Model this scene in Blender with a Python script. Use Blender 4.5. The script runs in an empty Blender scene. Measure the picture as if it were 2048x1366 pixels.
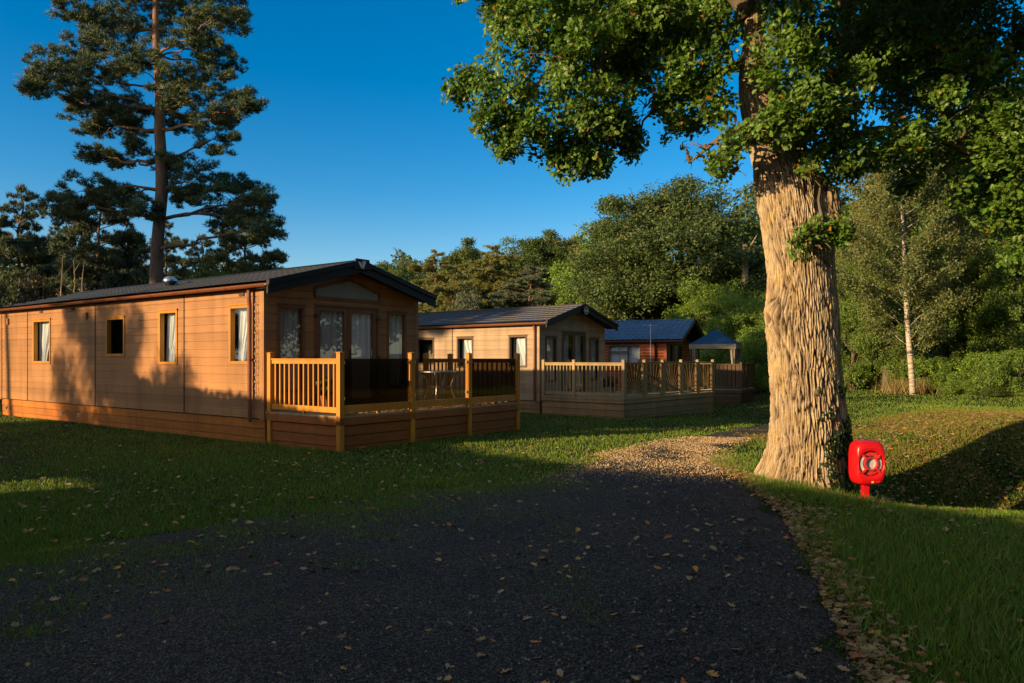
import bpy, math, random
import numpy as np
from mathutils import Vector, Matrix

# ------------------------------------------------------------------ camera, sky, sun, exposure
sc = bpy.context.scene
COL = sc.collection
R = math.radians
EYE = 1.6
cam_d = bpy.data.cameras.new("camera")
cam = bpy.data.objects.new("camera", cam_d)
COL.objects.link(cam)
cam.location = (0, 0, EYE)
cam.rotation_euler = (R(90), 0, 0)
cam_d.sensor_width = 36
cam_d.lens = 26.6
cam_d.shift_y = 0.0166
cam_d.clip_start = 0.05
cam_d.clip_end = 3000
sc.camera = cam

SUN_EL, SUN_DIR = R(13.3), Vector((-0.86, -0.51, 0)).normalized()      # towards the sun, on the ground
sun_d = bpy.data.lights.new("sun", 'SUN')
sun_d.energy = 5.0
sun_d.angle = R(0.5)
sun_d.color = (1.0, 0.72, 0.38)
sun = bpy.data.objects.new("sun", sun_d)
COL.objects.link(sun)
S = Vector((SUN_DIR.x * math.cos(SUN_EL), SUN_DIR.y * math.cos(SUN_EL), math.sin(SUN_EL)))
sun.rotation_euler = S.to_track_quat('Z', 'Y').to_euler()
sun.location = S * 60

world = bpy.data.worlds.new("World")
sc.world = world
world.use_nodes = True
wn, wl = world.node_tree.nodes, world.node_tree.links
bg = wn["Background"]
sky = wn.new("ShaderNodeTexSky")
sky.sky_type = 'NISHITA'
sky.sun_disc = False
sky.sun_elevation = SUN_EL
sky.sun_rotation = math.atan2(SUN_DIR.x, SUN_DIR.y)
sky.altitude = 300
sky.air_density = 1.0
sky.dust_density = 0.3
sky.ozone_density = 3.0
hs = wn.new("ShaderNodeHueSaturation")
# saturation raised low and opposite the sun, cut elsewhere to keep shade light neutral
_tc = wn.new("ShaderNodeTexCoord"); _sp = wn.new("ShaderNodeSeparateXYZ"); wl.new(_tc.outputs['Generated'], _sp.inputs[0])
_dt = wn.new("ShaderNodeVectorMath"); _dt.operation = 'DOT_PRODUCT'; wl.new(_tc.outputs['Generated'], _dt.inputs[0]); _dt.inputs[1].default_value = S
def _map(src, a, b, c, d):
    q = wn.new("ShaderNodeMapRange"); q.interpolation_type = 'SMOOTHSTEP'; wl.new(src, q.inputs[0])
    for i, v in enumerate((a, b, c, d)): q.inputs[i+1].default_value = v
    return q.outputs[0]
_a, _b, _c = _map(_dt.outputs['Value'], .12, .5, 1.42, .45), _map(_sp.outputs[2], .5, .8, 1.0, .35), _map(_sp.outputs[2], .02, .22, .82, 1.0)
_m = wn.new("ShaderNodeMath"); _m.operation = 'MULTIPLY'; wl.new(_a, _m.inputs[0]); wl.new(_b, _m.inputs[1])
_m2 = wn.new("ShaderNodeMath"); _m2.operation = 'MULTIPLY'; wl.new(_m.outputs[0], _m2.inputs[0]); wl.new(_c, _m2.inputs[1])
wl.new(_m2.outputs[0], hs.inputs['Saturation'])
wl.new(sky.outputs[0], hs.inputs['Color'])
wl.new(hs.outputs[0], bg.inputs[0])
bg.inputs[1].default_value = 0.112
sc.view_settings.view_transform = 'Standard'
sc.view_settings.look = 'None'
sc.view_settings.exposure = 0.7
sc.view_settings.gamma = 1.0
sc.cycles.max_bounces = 6
sc.cycles.diffuse_bounces = 3
sc.cycles.transparent_max_bounces = 16
sc.cycles.caustics_reflective = False
sc.cycles.caustics_refractive = False

rng = np.random.default_rng(7)
rnd = random.Random(7)

# ------------------------------------------------------------------ mesh helpers
class MB:
    """collects polygons of one mesh"""
    def __init__(s): s.v, s.f = [], []
    def add(s, vs, fs):
        n = len(s.v); s.v.extend([tuple(p) for p in vs]); s.f.extend([tuple(i + n for i in f) for f in fs])
    def quad(s, a, b, c, d): s.add([a, b, c, d], [(0, 1, 2, 3)])
    def box(s, x0, x1, y0, y1, z0, z1):
        x0, x1 = min(x0, x1), max(x0, x1); y0, y1 = min(y0, y1), max(y0, y1); z0, z1 = min(z0, z1), max(z0, z1)
        s.add([(x0,y0,z0),(x1,y0,z0),(x1,y1,z0),(x0,y1,z0),(x0,y0,z1),(x1,y0,z1),(x1,y1,z1),(x0,y1,z1)],
              [(0,3,2,1),(4,5,6,7),(0,1,5,4),(1,2,6,5),(2,3,7,6),(3,0,4,7)])
    def prism(s, pts, vec):
        n = len(pts); vec = Vector(vec)
        a = [Vector(p) for p in pts]; b = [p + vec for p in a]
        s.add(a + b, [tuple(range(n))[::-1], tuple(range(n, 2*n))] + [(i, (i+1) % n, n+(i+1) % n, n+i) for i in range(n)])
    def beam(s, p, q, w, h, up=(0, 0, 1)):
        p, q = Vector(p), Vector(q); d = (q - p).normalized(); up = Vector(up)
        sd = d.cross(up)
        if sd.length < 1e-4: sd = d.cross(Vector((1, 0, 0)))
        sd.normalize(); u = sd.cross(d)
        c = [sd*(-w/2)+u*(-h/2), sd*(w/2)+u*(-h/2), sd*(w/2)+u*(h/2), sd*(-w/2)+u*(h/2)]
        s.add([p+k for k in c]+[q+k for k in c], [(0,1,2,3),(7,6,5,4),(0,4,5,1),(1,5,6,2),(2,6,7,3),(3,7,4,0)])
    def tube(s, pts, rad, n=8, cap=True):
        pts = [Vector(p) for p in pts]
        if not hasattr(rad, '__len__'): rad = [rad]*len(pts)
        base = len(s.v); ref = Vector((0.31, 0.17, 0.94))
        for i, p in enumerate(pts):
            d = (pts[min(i+1, len(pts)-1)] - pts[max(i-1, 0)]).normalized()
            a = d.cross(ref)
            if a.length < .2: a = d.cross(Vector((1, 0, 0)))
            a.normalize(); b = d.cross(a)
            for k in range(n):
                t = 2*math.pi*k/n
                s.v.append(tuple(p + a*(math.cos(t)*rad[i]) + b*(math.sin(t)*rad[i])))
        for i in range(len(pts)-1):
            for k in range(n):
                k2 = (k+1) % n
                s.f.append((base+i*n+k, base+i*n+k2, base+(i+1)*n+k2, base+(i+1)*n+k))
        if cap:
            s.f.append(tuple(base+k for k in range(n))[::-1]); e = base+(len(pts)-1)*n
            s.f.append(tuple(e+k for k in range(n)))
    def lathe(s, c, prof, n=20):
        base = len(s.v); cx, cy, cz = c
        for r, z in prof:
            for k in range(n):
                t = 2*math.pi*k/n; s.v.append((cx+r*math.cos(t), cy+r*math.sin(t), cz+z))
        for i in range(len(prof)-1):
            for k in range(n):
                k2 = (k+1) % n
                s.f.append((base+i*n+k, base+i*n+k2, base+(i+1)*n+k2, base+(i+1)*n+k))
        s.f.append(tuple(base+k for k in range(n))[::-1]); e = base+(len(prof)-1)*n
        s.f.append(tuple(e+k for k in range(n)))
    def mesh(s, name, m=None, smooth=False):
        me = bpy.data.meshes.new(name); me.from_pydata(s.v, [], s.f)
        if m: me.materials.append(m)
        if smooth: me.polygons.foreach_set('use_smooth', [True]*len(me.polygons))
        me.update(); return me
    def build(s, name, m, parent=None, smooth=False, bevel=0, loc=None):
        o = link(name, s.mesh(name, m, smooth), parent)
        if loc is not None: o.location = loc
        if bevel:
            b = o.modifiers.new("bevel", 'BEVEL'); b.width = bevel; b.segments = 2; b.limit_method = 'ANGLE'
        return o

def link(name, data, parent=None):
    o = bpy.data.objects.new(name, data); COL.objects.link(o)
    if parent: o.parent = parent
    return o

def np_mesh(name, V, F, m=None, smooth=False):
    V = np.ascontiguousarray(V, np.float32).reshape(-1, 3); F = np.ascontiguousarray(F, np.int32)
    M, k = F.shape
    me = bpy.data.meshes.new(name)
    me.vertices.add(len(V)); me.vertices.foreach_set('co', V.ravel())
    me.loops.add(M*k); me.loops.foreach_set('vertex_index', F.ravel())
    me.polygons.add(M); me.polygons.foreach_set('loop_start', np.arange(M, dtype=np.int32)*k)
    me.polygons.foreach_set('use_smooth', np.full(M, smooth))
    if m: me.materials.append(m)
    me.update(calc_edges=True); me.validate()
    return me

def tag(o, label=None, cat=None, group=None, kind=None):
    if label: o['label'] = label
    if cat: o['category'] = cat
    if group: o['group'] = group
    if kind: o['kind'] = kind
    return o
def empty(name, loc, rz=0.0, label=None, cat=None, group=None):
    o = link(name, None); o.location = loc; o.rotation_euler = (0, 0, rz); o.empty_display_size = .3
    return tag(o, label, cat, group)

def nrm(a): return a/np.maximum(np.linalg.norm(a, axis=-1, keepdims=True), 1e-9)
def rdir(n, g=None):
    return nrm((g or rng).normal(size=(n, 3)))

# templates in the leaf plane: x across, y along, z out
KITE = np.array([(0,0,0),(.32,.45,.06),(0,1,-.08),(-.32,.45,.06)], float)
_h = [(.05,.02,0),(.24,.18,.05),(.16,.30,.02),(.42,.50,.07),(.24,.60,.02),(.30,.82,.02)]
OAKLEAF = np.array([(0,-.05,0)]+_h+[(0,1,-.12)]+[(-x,y,z) for x,y,z in _h[::-1]], float)
def leaf_cloud(cen, nor, size, tmpl, g=None):
    g = g or rng
    n = len(cen); k = len(tmpl)
    nor = nrm(nor); t = np.cross(nor, rdir(n, g)); t = nrm(t); b = np.cross(nor, t)
    s = np.broadcast_to(np.asarray(size, float), (n,))[:, None, None]
    T = tmpl[None]
    V = cen[:, None, :] + s*(T[..., 0:1]*t[:, None] + (T[..., 1:2]-.4)*b[:, None] + T[..., 2:3]*nor[:, None])
    return V.reshape(-1, 3), np.arange(n*k).reshape(n, k)
def blades(cen, dirs, length, width, g=None):
    g = g or rng
    n = len(cen); dirs = nrm(dirs); sd = nrm(np.cross(dirs, rdir(n, g)))
    L = np.broadcast_to(np.asarray(length, float), (n,))[:, None]; W = np.broadcast_to(np.asarray(width, float), (n,))[:, None]
    V = np.stack([cen-sd*W/2, cen+sd*W/2, cen+dirs*L], 1)
    return V.reshape(-1, 3), np.arange(n*3).reshape(n, 3)

# lattice value noise, 2-D, optional period in x
_LAT = np.random.default_rng(3).random((256, 256))
def vnoise(x, y, per=None):
    xi = np.floor(x).astype(int); yi = np.floor(y).astype(int); fx = x-xi; fy = y-yi
    fx = fx*fx*(3-2*fx); fy = fy*fy*(3-2*fy)
    x0 = xi % per if per else xi; x1 = (xi+1) % per if per else xi+1
    L = _LAT
    a = L[x0 % 256, yi % 256]; b = L[x1 % 256, yi % 256]; c = L[x0 % 256, (yi+1) % 256]; d = L[x1 % 256, (yi+1) % 256]
    return (a*(1-fx)+b*fx)*(1-fy)+(c*(1-fx)+d*fx)*fy
def fbm(x, y, o=3):
    r = 0; a = .5
    for i in range(o): r = r+a*vnoise(x*2**i+17*i, y*2**i+31*i); a *= .5
    return r

# ------------------------------------------------------------------ terrain height
def sstep(a, b, x):
    t = np.clip((x-a)/(b-a), 0, 1); return t*t*(3-2*t)
def gz(x, y):
    x = np.asarray(x, float); y = np.asarray(y, float)
    d = .6*x+.8*y-13.5
    z = -.026*np.clip(d, 0, 12)
    yc = 10.4+.12*(x-5)                                                        # ditch running off to the right past the oak
    z = z - .80*sstep(3.7, 6.6, x)*np.exp(-((y-yc)/1.3)**2) + .55*sstep(5.2, 9, x-.22*(y-12))*sstep(.2, 3.2, y-yc) - .12*sstep(3.6, 6, x)*sstep(0, 3, yc-y)
    z = z + 5.5*sstep(46, 110, y) + .05*(fbm(x*.35+50, y*.35+50)-.44)*sstep(2, 6, np.hypot(x, y))
    z = z - .10*np.exp(-((x-4.4)**2+(y-9.1)**2)/.5)
    return z
def g1(x, y): return float(gz(np.array([x]), np.array([y]))[0])

# ------------------------------------------------------------------ materials
def mat(name):
    m = bpy.data.materials.new(name); m.use_nodes = True
    nt = m.node_tree; return m, nt.nodes, nt.links, nt.nodes["Principled BSDF"]
def N(n, typ, **kw):
    o = n.new(typ)
    for k, v in kw.items():
        if k in o.inputs: o.inputs[k].default_value = v
        else: setattr(o, k, v)
    return o
def ramp(n, stops):
    r = n.new("ShaderNodeValToRGB"); e = r.color_ramp.elements
    while len(e) < len(stops): e.new(.5)
    for i, (p, c) in enumerate(stops):
        e[i].position = p; e[i].color = (*c, 1) if len(c) == 3 else c
    return r
def coords(n, l, scale, kind='Object'):
    tc = n.new("ShaderNodeTexCoord"); mp = n.new("ShaderNodeMapping")
    mp.inputs['Scale'].default_value = scale
    l.new(tc.outputs[kind], mp.inputs['Vector']); return mp
def bump(n, l, p, src, strength, dist=.01):
    b = N(n, "ShaderNodeBump", Strength=strength, Distance=dist)
    l.new(src, b.inputs['Height']); l.new(b.outputs[0], p.inputs['Normal']); return b
def mixc(n, l, fac, a, b, mode='MIX'):
    m = n.new("ShaderNodeMix"); m.data_type = 'RGBA'; m.blend_type = mode
    for i, v in ((0, fac), (6, a), (7, b)):
        if hasattr(v, 'is_output'): l.new(v, m.inputs[i])
        elif i == 0: m.inputs[i].default_value = v
        else: m.inputs[i].default_value = (*v, 1)
    return m.outputs[2]

def plain(name, c, rough=.6, spec=.4, metal=0, var=.25, scale=6):
    m, n, l, p = mat(name)
    no = N(n, "ShaderNodeTexNoise", Scale=scale, Detail=6.0, Roughness=.65)
    l.new(coords(n, l, (1, 1, 1)).outputs[0], no.inputs['Vector'])
    r = ramp(n, [(.25, tuple(x*(1-var) for x in c)), (.75, tuple(min(1, x*(1+var*.6)) for x in c))])
    l.new(no.outputs[0], r.inputs[0]); l.new(r.outputs[0], p.inputs['Base Color'])
    rr = N(n, "ShaderNodeMapRange"); rr.inputs[3].default_value = rough*.8; rr.inputs[4].default_value = min(1, rough*1.2)
    l.new(no.outputs[0], rr.inputs[0]); l.new(rr.outputs[0], p.inputs['Roughness'])
    p.inputs['Metallic'].default_value = metal; p.inputs['Specular IOR Level'].default_value = spec
    return m
def wood(name, c, board=.17, axis='h', rough=.55, var=.35, grain=.5, spec=.3):
    """stained or foil wood with streaky grain; axis h: boards run level, v: upright"""
    m, n, l, p = mat(name)
    sv = (1.3, 1.3, 38) if axis == 'h' else (38, 38, 1.3)
    mp = coords(n, l, sv)
    g = N(n, "ShaderNodeTexNoise", Scale=1.6, Detail=9.0, Roughness=.7, Distortion=.6)
    l.new(mp.outputs[0], g.inputs['Vector'])
    tc = n.new("ShaderNodeTexCoord"); sp = n.new("ShaderNodeSeparateXYZ"); l.new(tc.outputs['Object'], sp.inputs[0])
    dv = N(n, "ShaderNodeMath", operation='DIVIDE'); l.new(sp.outputs[2], dv.inputs[0]); dv.inputs[1].default_value = board
    fl = N(n, "ShaderNodeMath", operation='FLOOR'); l.new(dv.outputs[0], fl.inputs[0])
    wnz = n.new("ShaderNodeTexWhiteNoise"); wnz.noise_dimensions = '1D'; l.new(fl.outputs[0], wnz.inputs['W'])
    big = N(n, "ShaderNodeTexNoise", Scale=.9, Detail=4.0)
    l.new(tc.outputs['Object'], big.inputs['Vector'])
    r = ramp(n, [(.28, tuple(x*(1-var) for x in c)), (.5, c), (.74, tuple(min(1, x*(1+var*.5)) for x in c))])
    l.new(g.outputs[0], r.inputs[0])
    v1 = N(n, "ShaderNodeMapRange"); v1.inputs[3].default_value = .86; v1.inputs[4].default_value = 1.1
    l.new(wnz.outputs[0], v1.inputs[0])
    v2 = N(n, "ShaderNodeMapRange"); v2.inputs[1].default_value = .3; v2.inputs[2].default_value = .7
    v2.inputs[3].default_value = .80; v2.inputs[4].default_value = 1.12
    st = N(n, "ShaderNodeTexNoise", Scale=1.0, Detail=5.0, Roughness=.6); l.new(coords(n, l, (3.2, 3.2, .35)).outputs[0], st.inputs['Vector'])   # run-off streaks
    v3 = N(n, "ShaderNodeMapRange"); v3.inputs[1].default_value = .32; v3.inputs[2].default_value = .55; v3.inputs[3].default_value = .80; v3.inputs[4].default_value = 1.04; l.new(st.outputs[0], v3.inputs[0])
    l.new(big.outputs[0], v2.inputs[0])
    mu = N(n, "ShaderNodeMath", operation='MULTIPLY'); l.new(v1.outputs[0], mu.inputs[0])
    m2_ = N(n, "ShaderNodeMath", operation='MULTIPLY'); l.new(v2.outputs[0], m2_.inputs[0]); l.new(v3.outputs[0], m2_.inputs[1]); l.new(m2_.outputs[0], mu.inputs[1])
    hv = n.new("ShaderNodeHueSaturation"); l.new(r.outputs[0], hv.inputs['Color']); l.new(mu.outputs[0], hv.inputs['Value'])
    l.new(hv.outputs[0], p.inputs['Base Color'])
    p.inputs['Roughness'].default_value = rough; p.inputs['Specular IOR Level'].default_value = spec
    bump(n, l, p, g.outputs[0], grain, .004)
    return m
def glass(name, tint=(.9, .95, .95), ior=1.5, rough=0.0, add=0.0):
    m, n, l, p = mat(name); n.remove(p); out = n["Material Output"]
    t = n.new("ShaderNodeBsdfTransparent"); t.inputs[0].default_value = (*tint, 1)
    g = n.new("ShaderNodeBsdfGlossy"); g.inputs['Roughness'].default_value = rough
    f = N(n, "ShaderNodeLayerWeight", Blend=.5)
    pw = N(n, "ShaderNodeMath", operation='POWER'); l.new(f.outputs['Facing'], pw.inputs[0]); pw.inputs[1].default_value = 4.0
    a = N(n, "ShaderNodeMath", operation='ADD'); a.use_clamp = True; l.new(pw.outputs[0], a.inputs[0]); a.inputs[1].default_value = .04+add
    mx = n.new("ShaderNodeMixShader"); l.new(a.outputs[0], mx.inputs[0]); l.new(t.outputs[0], mx.inputs[1]); l.new(g.outputs[0], mx.inputs[2])
    l.new(mx.outputs[0], out.inputs[0]); return m
def leafmat(name, accent=(.5, .2, .02), acc=.03, trans=.3, spread=.45, rough=.5):
    """foliage: the tree's own hue comes from the object colour, each leaf varies on its own"""
    m, n, l, p = mat(name); out = n["Material Output"]
    oi = n.new("ShaderNodeObjectInfo"); ge = n.new("ShaderNodeNewGeometry")
    mr = N(n, "ShaderNodeMapRange"); mr.inputs[3].default_value = 1-spread; mr.inputs[4].default_value = 1+spread
    l.new(ge.outputs['Random Per Island'], mr.inputs[0])
    wnz = n.new("ShaderNodeTexWhiteNoise"); wnz.noise_dimensions = '1D'; l.new(ge.outputs['Random Per Island'], wnz.inputs['W'])
    hu = N(n, "ShaderNodeMapRange"); hu.inputs[3].default_value = .475; hu.inputs[4].default_value = .52
    l.new(wnz.outputs[0], hu.inputs[0])
    hv = n.new("ShaderNodeHueSaturation"); l.new(oi.outputs['Color'], hv.inputs['Color'])
    l.new(mr.outputs[0], hv.inputs['Value']); l.new(hu.outputs[0], hv.inputs['Hue'])
    wn2 = n.new("ShaderNodeTexWhiteNoise"); wn2.noise_dimensions = '1D'
    ad = N(n, "ShaderNodeMath", operation='ADD'); l.new(ge.outputs['Random Per Island'], ad.inputs[0]); ad.inputs[1].default_value = 3.7
    l.new(ad.outputs[0], wn2.inputs['W'])
    cp = N(n, "ShaderNodeMath", operation='LESS_THAN'); l.new(wn2.outputs[0], cp.inputs[0]); cp.inputs[1].default_value = acc
    c = mixc(n, l, cp.outputs[0], hv.outputs[0], accent)
    l.new(c, p.inputs['Base Color']); p.inputs['Roughness'].default_value = rough; p.inputs['Specular IOR Level'].default_value = .35
    tr = n.new("ShaderNodeBsdfTranslucent"); l.new(c, tr.inputs[0])
    mx = n.new("ShaderNodeMixShader"); mx.inputs[0].default_value = trans
    l.new(p.outputs[0], mx.inputs[1]); l.new(tr.outputs[0], mx.inputs[2]); l.new(mx.outputs[0], out.inputs[0])
    return m
def barkmat(name, dark, light, scale=(6, 6, 1.2), bmp=.6):
    m, n, l, p = mat(name)
    mp = coords(n, l, scale)
    a = N(n, "ShaderNodeTexNoise", Scale=2.0, Detail=10.0, Roughness=.7, Distortion=.8); l.new(mp.outputs[0], a.inputs['Vector'])
    r = ramp(n, [(.3, dark), (.7, light)]); l.new(a.outputs[0], r.inputs[0]); l.new(r.outputs[0], p.inputs['Base Color'])
    p.inputs['Roughness'].default_value = .9; p.inputs['Specular IOR Level'].default_value = .15
    bump(n, l, p, a.outputs[0], bmp, .03); return m

M = {}
M['clad'] = wood('cladding', (.365, .168, .062), .165, 'h', .55, .16, .25)
M['clad_pale'] = wood('pale_cladding', (.40, .27, .165), .165, 'h', .6, .14, .25)
M['log'] = wood('log_cladding', (.46, .11, .035), .14, 'h', .5, .25, .3)
M['skirt'] = wood('skirting_wood', (.44, .14, .016), .14, 'h', .6, .4, .5)
M['honey'] = wood('honey_wood', (.58, .225, .022), 9, 'v', .5, .22, .3)
M['honey_dark'] = wood('deck_fascia_wood', (.31, .092, .014), .15, 'h', .6, .4, .5)
M['frame'] = wood('golden_frame', (.52, .21, .025), 9, 'v', .45, .2, .2)
M['door'] = wood('brown_frame', (.20, .085, .033), 9, 'v', .45, .25, .2)
M['dkframe'] = wood('dark_frame', (.12, .065, .035), 9, 'v', .5, .25, .2)
M['larch'] = wood('weathered_deck_wood', (.33, .20, .09), .13, 'h', .75, .45, .7)
M['larch_v'] = wood('weathered_post_wood', (.36, .25, .12), 9, 'v', .75, .35, .5)
M['board'] = wood('deck_board', (.38, .27, .15), 9, 'h', .8, .35, .6)
M['dkwood'] = wood('dark_timber', (.10, .06, .03), .13, 'h', .7, .4, .6)
M['barge'] = plain('barge_plastic', (.014, .013, .013), .5, .3, 0, .3, 3)
M['gutter'] = plain('gutter_plastic', (.20, .065, .03), .35, .5, 0, .15, 3)
M['black'] = plain('black_metal', (.012, .012, .012), .4, .5)
M['white'] = plain('white_paint', (.75, .75, .76), .5, .4, 0, .05)
M['seam'] = plain('seam_strip', (.07, .04, .025), .6, .3)
M['steel'] = plain('vent_steel', (.55, .56, .58), .22, .5, 1.0, .1)
M['alu'] = plain('table_metal', (.6, .6, .58), .3, .5, 1.0, .1)
M['curtain'] = plain('curtain_fabric', (.72, .74, .76), .9, .1, 0, .06, 2)
M['net'] = plain('curtain_grey', (.42, .43, .45), .9, .1, 0, .12, 2)
M['dark_in'] = plain('shade_fill', (.035, .03, .028), .9, .1)
M['pane'] = glass('window_glass', (.9, .93, .93), 1.55, 0, .02)
M['pane_mirror'] = glass('gable_glass', (.95, .95, .94), 1.6, 0, .05)
M['smoked'] = glass('smoked_glass', (.31, .265, .21), 1.5, .05, -.028)
M['tinted'] = glass('tinted_glass', (.78, .75, .68), 1.5, .02, .0)
M['red'] = plain('red_plastic', (.62, .006, .010), .32, .5, 0, .12, 4)
M['ringred'] = plain('ring_red', (.58, .03, .025), .4, .5, 0, .1, 8)
M['pale'] = plain('pale_plastic', (.55, .56, .55), .5, .4, 0, .1, 30)
M['grey'] = plain('grey_plastic', (.25, .26, .27), .5, .4, 0, .1)
M['blue_canvas'] = plain('blue_canvas', (.012, .065, .17), .8, .2, 0, .2, 3)
M['beige'] = plain('beige_canvas', (.30, .255, .20), .9, .1, 0, .12, 3)
M['terra'] = plain('terracotta', (.28, .10, .05), .8, .2)
M['yellow'] = plain('sticker', (.6, .55, .2), .5, .4)

def roofmat(name, c, spec=.22, rough=.42):
    m = plain(name, c, rough, spec, 0, .35, 2.0); return m
M['roof1'] = roofmat('slate_roof', (.008, .0095, .013))
M['roof2'] = roofmat('brown_slate_roof', (.045, .040, .042))
M['roof3'] = roofmat('blue_tile_roof', (.045, .125, .24))

M['leaf'] = leafmat('broad_leaves', (.36, .24, .03), .008, .38)
M['leaf_oak'] = leafmat('oak_leaves', (.42, .17, .012), .012, .38, .42, .38)
M['leaf_autumn'] = leafmat('autumn_leaves', (.36, .22, .02), .03, .3)
M['needle'] = leafmat('pine_needles', (.20, .12, .03), .03, .12, .4)
M['ivy'] = leafmat('ivy_leaves', (.05, .09, .02), .1, .1, .5, .3)
M['pine_bark'] = barkmat('pine_bark', (.055, .04, .03), (.17, .12, .085), (5, 5, 1))
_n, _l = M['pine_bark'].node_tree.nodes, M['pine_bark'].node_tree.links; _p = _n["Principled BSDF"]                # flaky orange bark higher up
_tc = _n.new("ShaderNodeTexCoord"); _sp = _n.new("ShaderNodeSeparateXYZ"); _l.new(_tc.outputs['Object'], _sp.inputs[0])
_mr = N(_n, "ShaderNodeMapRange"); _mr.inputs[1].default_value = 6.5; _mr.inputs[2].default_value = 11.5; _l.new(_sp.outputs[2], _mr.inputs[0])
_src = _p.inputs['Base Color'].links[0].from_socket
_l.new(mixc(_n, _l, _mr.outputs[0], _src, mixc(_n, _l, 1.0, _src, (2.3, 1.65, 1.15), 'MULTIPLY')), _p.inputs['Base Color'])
M['bark'] = barkmat('grey_bark', (.06, .045, .03), (.20, .15, .10), (5, 5, 1))
M['stick'] = barkmat('dead_wood', (.22, .16, .10), (.42, .32, .2), (5, 5, 1))
M['birch_bark'], _n, _l, _p = mat('birch_bark')
_mp = coords(_n, _l, (2.2, 2.2, 16)); _t = N(_n, "ShaderNodeTexNoise", Scale=1.3, Detail=5.0)
_l.new(_mp.outputs[0], _t.inputs['Vector'])
_r = ramp(_n, [(.36, (.04, .03, .025)), (.43, (.28, .22, .16)), (.6, (.47, .42, .34))]); _l.new(_t.outputs[0], _r.inputs[0])
_l.new(_r.outputs[0], _p.inputs['Base Color']); _p.inputs['Roughness'].default_value = .7

# ------------------------------------------------------------------ ground, path
def graded(a, b, fine0, fine1, step, grow=1.12):
    xs = list(np.arange(fine0, fine1+1e-6, step)); s = step
    while xs[-1] < b: s *= grow; xs.append(xs[-1]+s)
    s = step
    while xs[0] > a: s *= grow; xs.insert(0, xs[0]-s)
    return np.array(xs)
gx = graded(-700, 700, -13, 20, .25); gy = graded(-300, 1200, 1, 32, .25)
X, Y = np.meshgrid(gx, gy)
Z = gz(X, Y)
nx, ny = len(gx), len(gy)
ii = (np.arange(ny-1)[:, None]*nx+np.arange(nx-1)[None]).ravel()
m, n, l, p = mat('lawn_soil')
tc = coords(n, l, (1, 1, 1))
a = N(n, "ShaderNodeTexNoise", Scale=.55, Detail=8.0, Roughness=.65); l.new(tc.outputs[0], a.inputs['Vector'])
b = N(n, "ShaderNodeTexNoise", Scale=14.0, Detail=8.0, Roughness=.7); l.new(tc.outputs[0], b.inputs['Vector'])
r1 = ramp(n, [(.3, (.018, .028, .008)), (.5, (.028, .045, .010)), (.7, (.050, .045, .016))]); l.new(a.outputs[0], r1.inputs[0])
r2 = ramp(n, [(.35, (.35, .35, .35)), (.7, (1.5, 1.5, 1.5))]); l.new(b.outputs[0], r2.inputs[0])
l.new(mixc(n, l, 1.0, r1.outputs[0], r2.outputs[0], 'MULTIPLY'), p.inputs['Base Color'])
p.inputs['Roughness'].default_value = .95; p.inputs['Specular IOR Level'].default_value = .1
bump(n, l, p, b.outputs[0], .8, .04)
ground = link('ground', np_mesh('ground', np.stack([X, Y, Z], -1), np.stack([ii, ii+1, ii+nx+1, ii+nx], 1), m, True))
tag(ground, kind='structure')

PL = [(-4.6, 1.0), (-4.2, 3.0), (-3.9, 4.3), (-3.4, 5.5), (-2.4, 7.0), (-.7, 8.6), (1.05, 10.6), (1.7, 12.6), (2.9, 14.4), (4.6, 16.8), (6.0, 19.2), (8.5, 22.5)]
PR = [(1.2, 1.0), (1.62, 3.0), (1.85, 4.1), (2.3, 5.7), (2.75, 7.6), (3.0, 9.7), (2.95, 11.3), (3.5, 13.0), (4.5, 15.0), (5.5, 16.6), (6.9, 18.6), (9.4, 21.6)]
def resample(pts, n):
    pts = np.array(pts, float); d = np.r_[0, np.cumsum(np.hypot(*np.diff(pts, axis=0).T))]
    t = np.linspace(0, d[-1], n); return np.stack([np.interp(t, d, pts[:, 0]), np.interp(t, d, pts[:, 1])], 1)
def on_path(x, y):
    """-: inside the gravel, +: outside (metres across)"""
    xl = np.interp(y, [q[1] for q in PL], [q[0] for q in PL]); xr = np.interp(y, [q[1] for q in PR], [q[0] for q in PR])
    w = np.maximum(xl-x, x-xr); w = np.where(y > 22, 5, w)
    return w
nl, nw = 260, 44
La, Ra = resample([(x-.9*max(0., min(1., (11-y)/2.5)), y) for x, y in PL], nl), resample(PR, nl)
La[:, 0] += (fbm(La[:, 1]*2.3, La[:, 0]*0+3)-.44)*.9; Ra[:, 0] += (fbm(Ra[:, 1]*2.6, Ra[:, 0]*0+9)-.44)*.5
t = np.linspace(0, 1, nw)[None, :, None]
P2 = La[:, None]*(1-t)+Ra[:, None]*t
PZ = gz(P2[..., 0], P2[..., 1])+.012+.02*np.sin(np.pi*t[..., 0])-.02*(np.abs(t[..., 0]-.5) > .495)
ii = (np.arange(nl-1)[:, None]*nw+np.arange(nw-1)[None]).ravel()
m, n, l, p = mat('gravel')
tc = coords(n, l, (1, 1, 1))
v = N(n, "ShaderNodeTexVoronoi", Scale=84.0); l.new(tc.outputs[0], v.inputs['Vector'])
a = N(n, "ShaderNodeTexNoise", Scale=.8, Detail=6.0); l.new(tc.outputs[0], a.inputs['Vector'])
r1 = ramp(n, [(0., (.016, .016, .018)), (.55, (.048, .046, .046)), (1., (.17, .155, .13))])
sepc = n.new("ShaderNodeSeparateColor"); l.new(v.outputs['Color'], sepc.inputs[0]); l.new(sepc.outputs[0], r1.inputs[0])
r2 = ramp(n, [(.35, (.75, .75, .78)), (.65, (1.15, 1.1, 1.0))]); l.new(a.outputs[0], r2.inputs[0])
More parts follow.
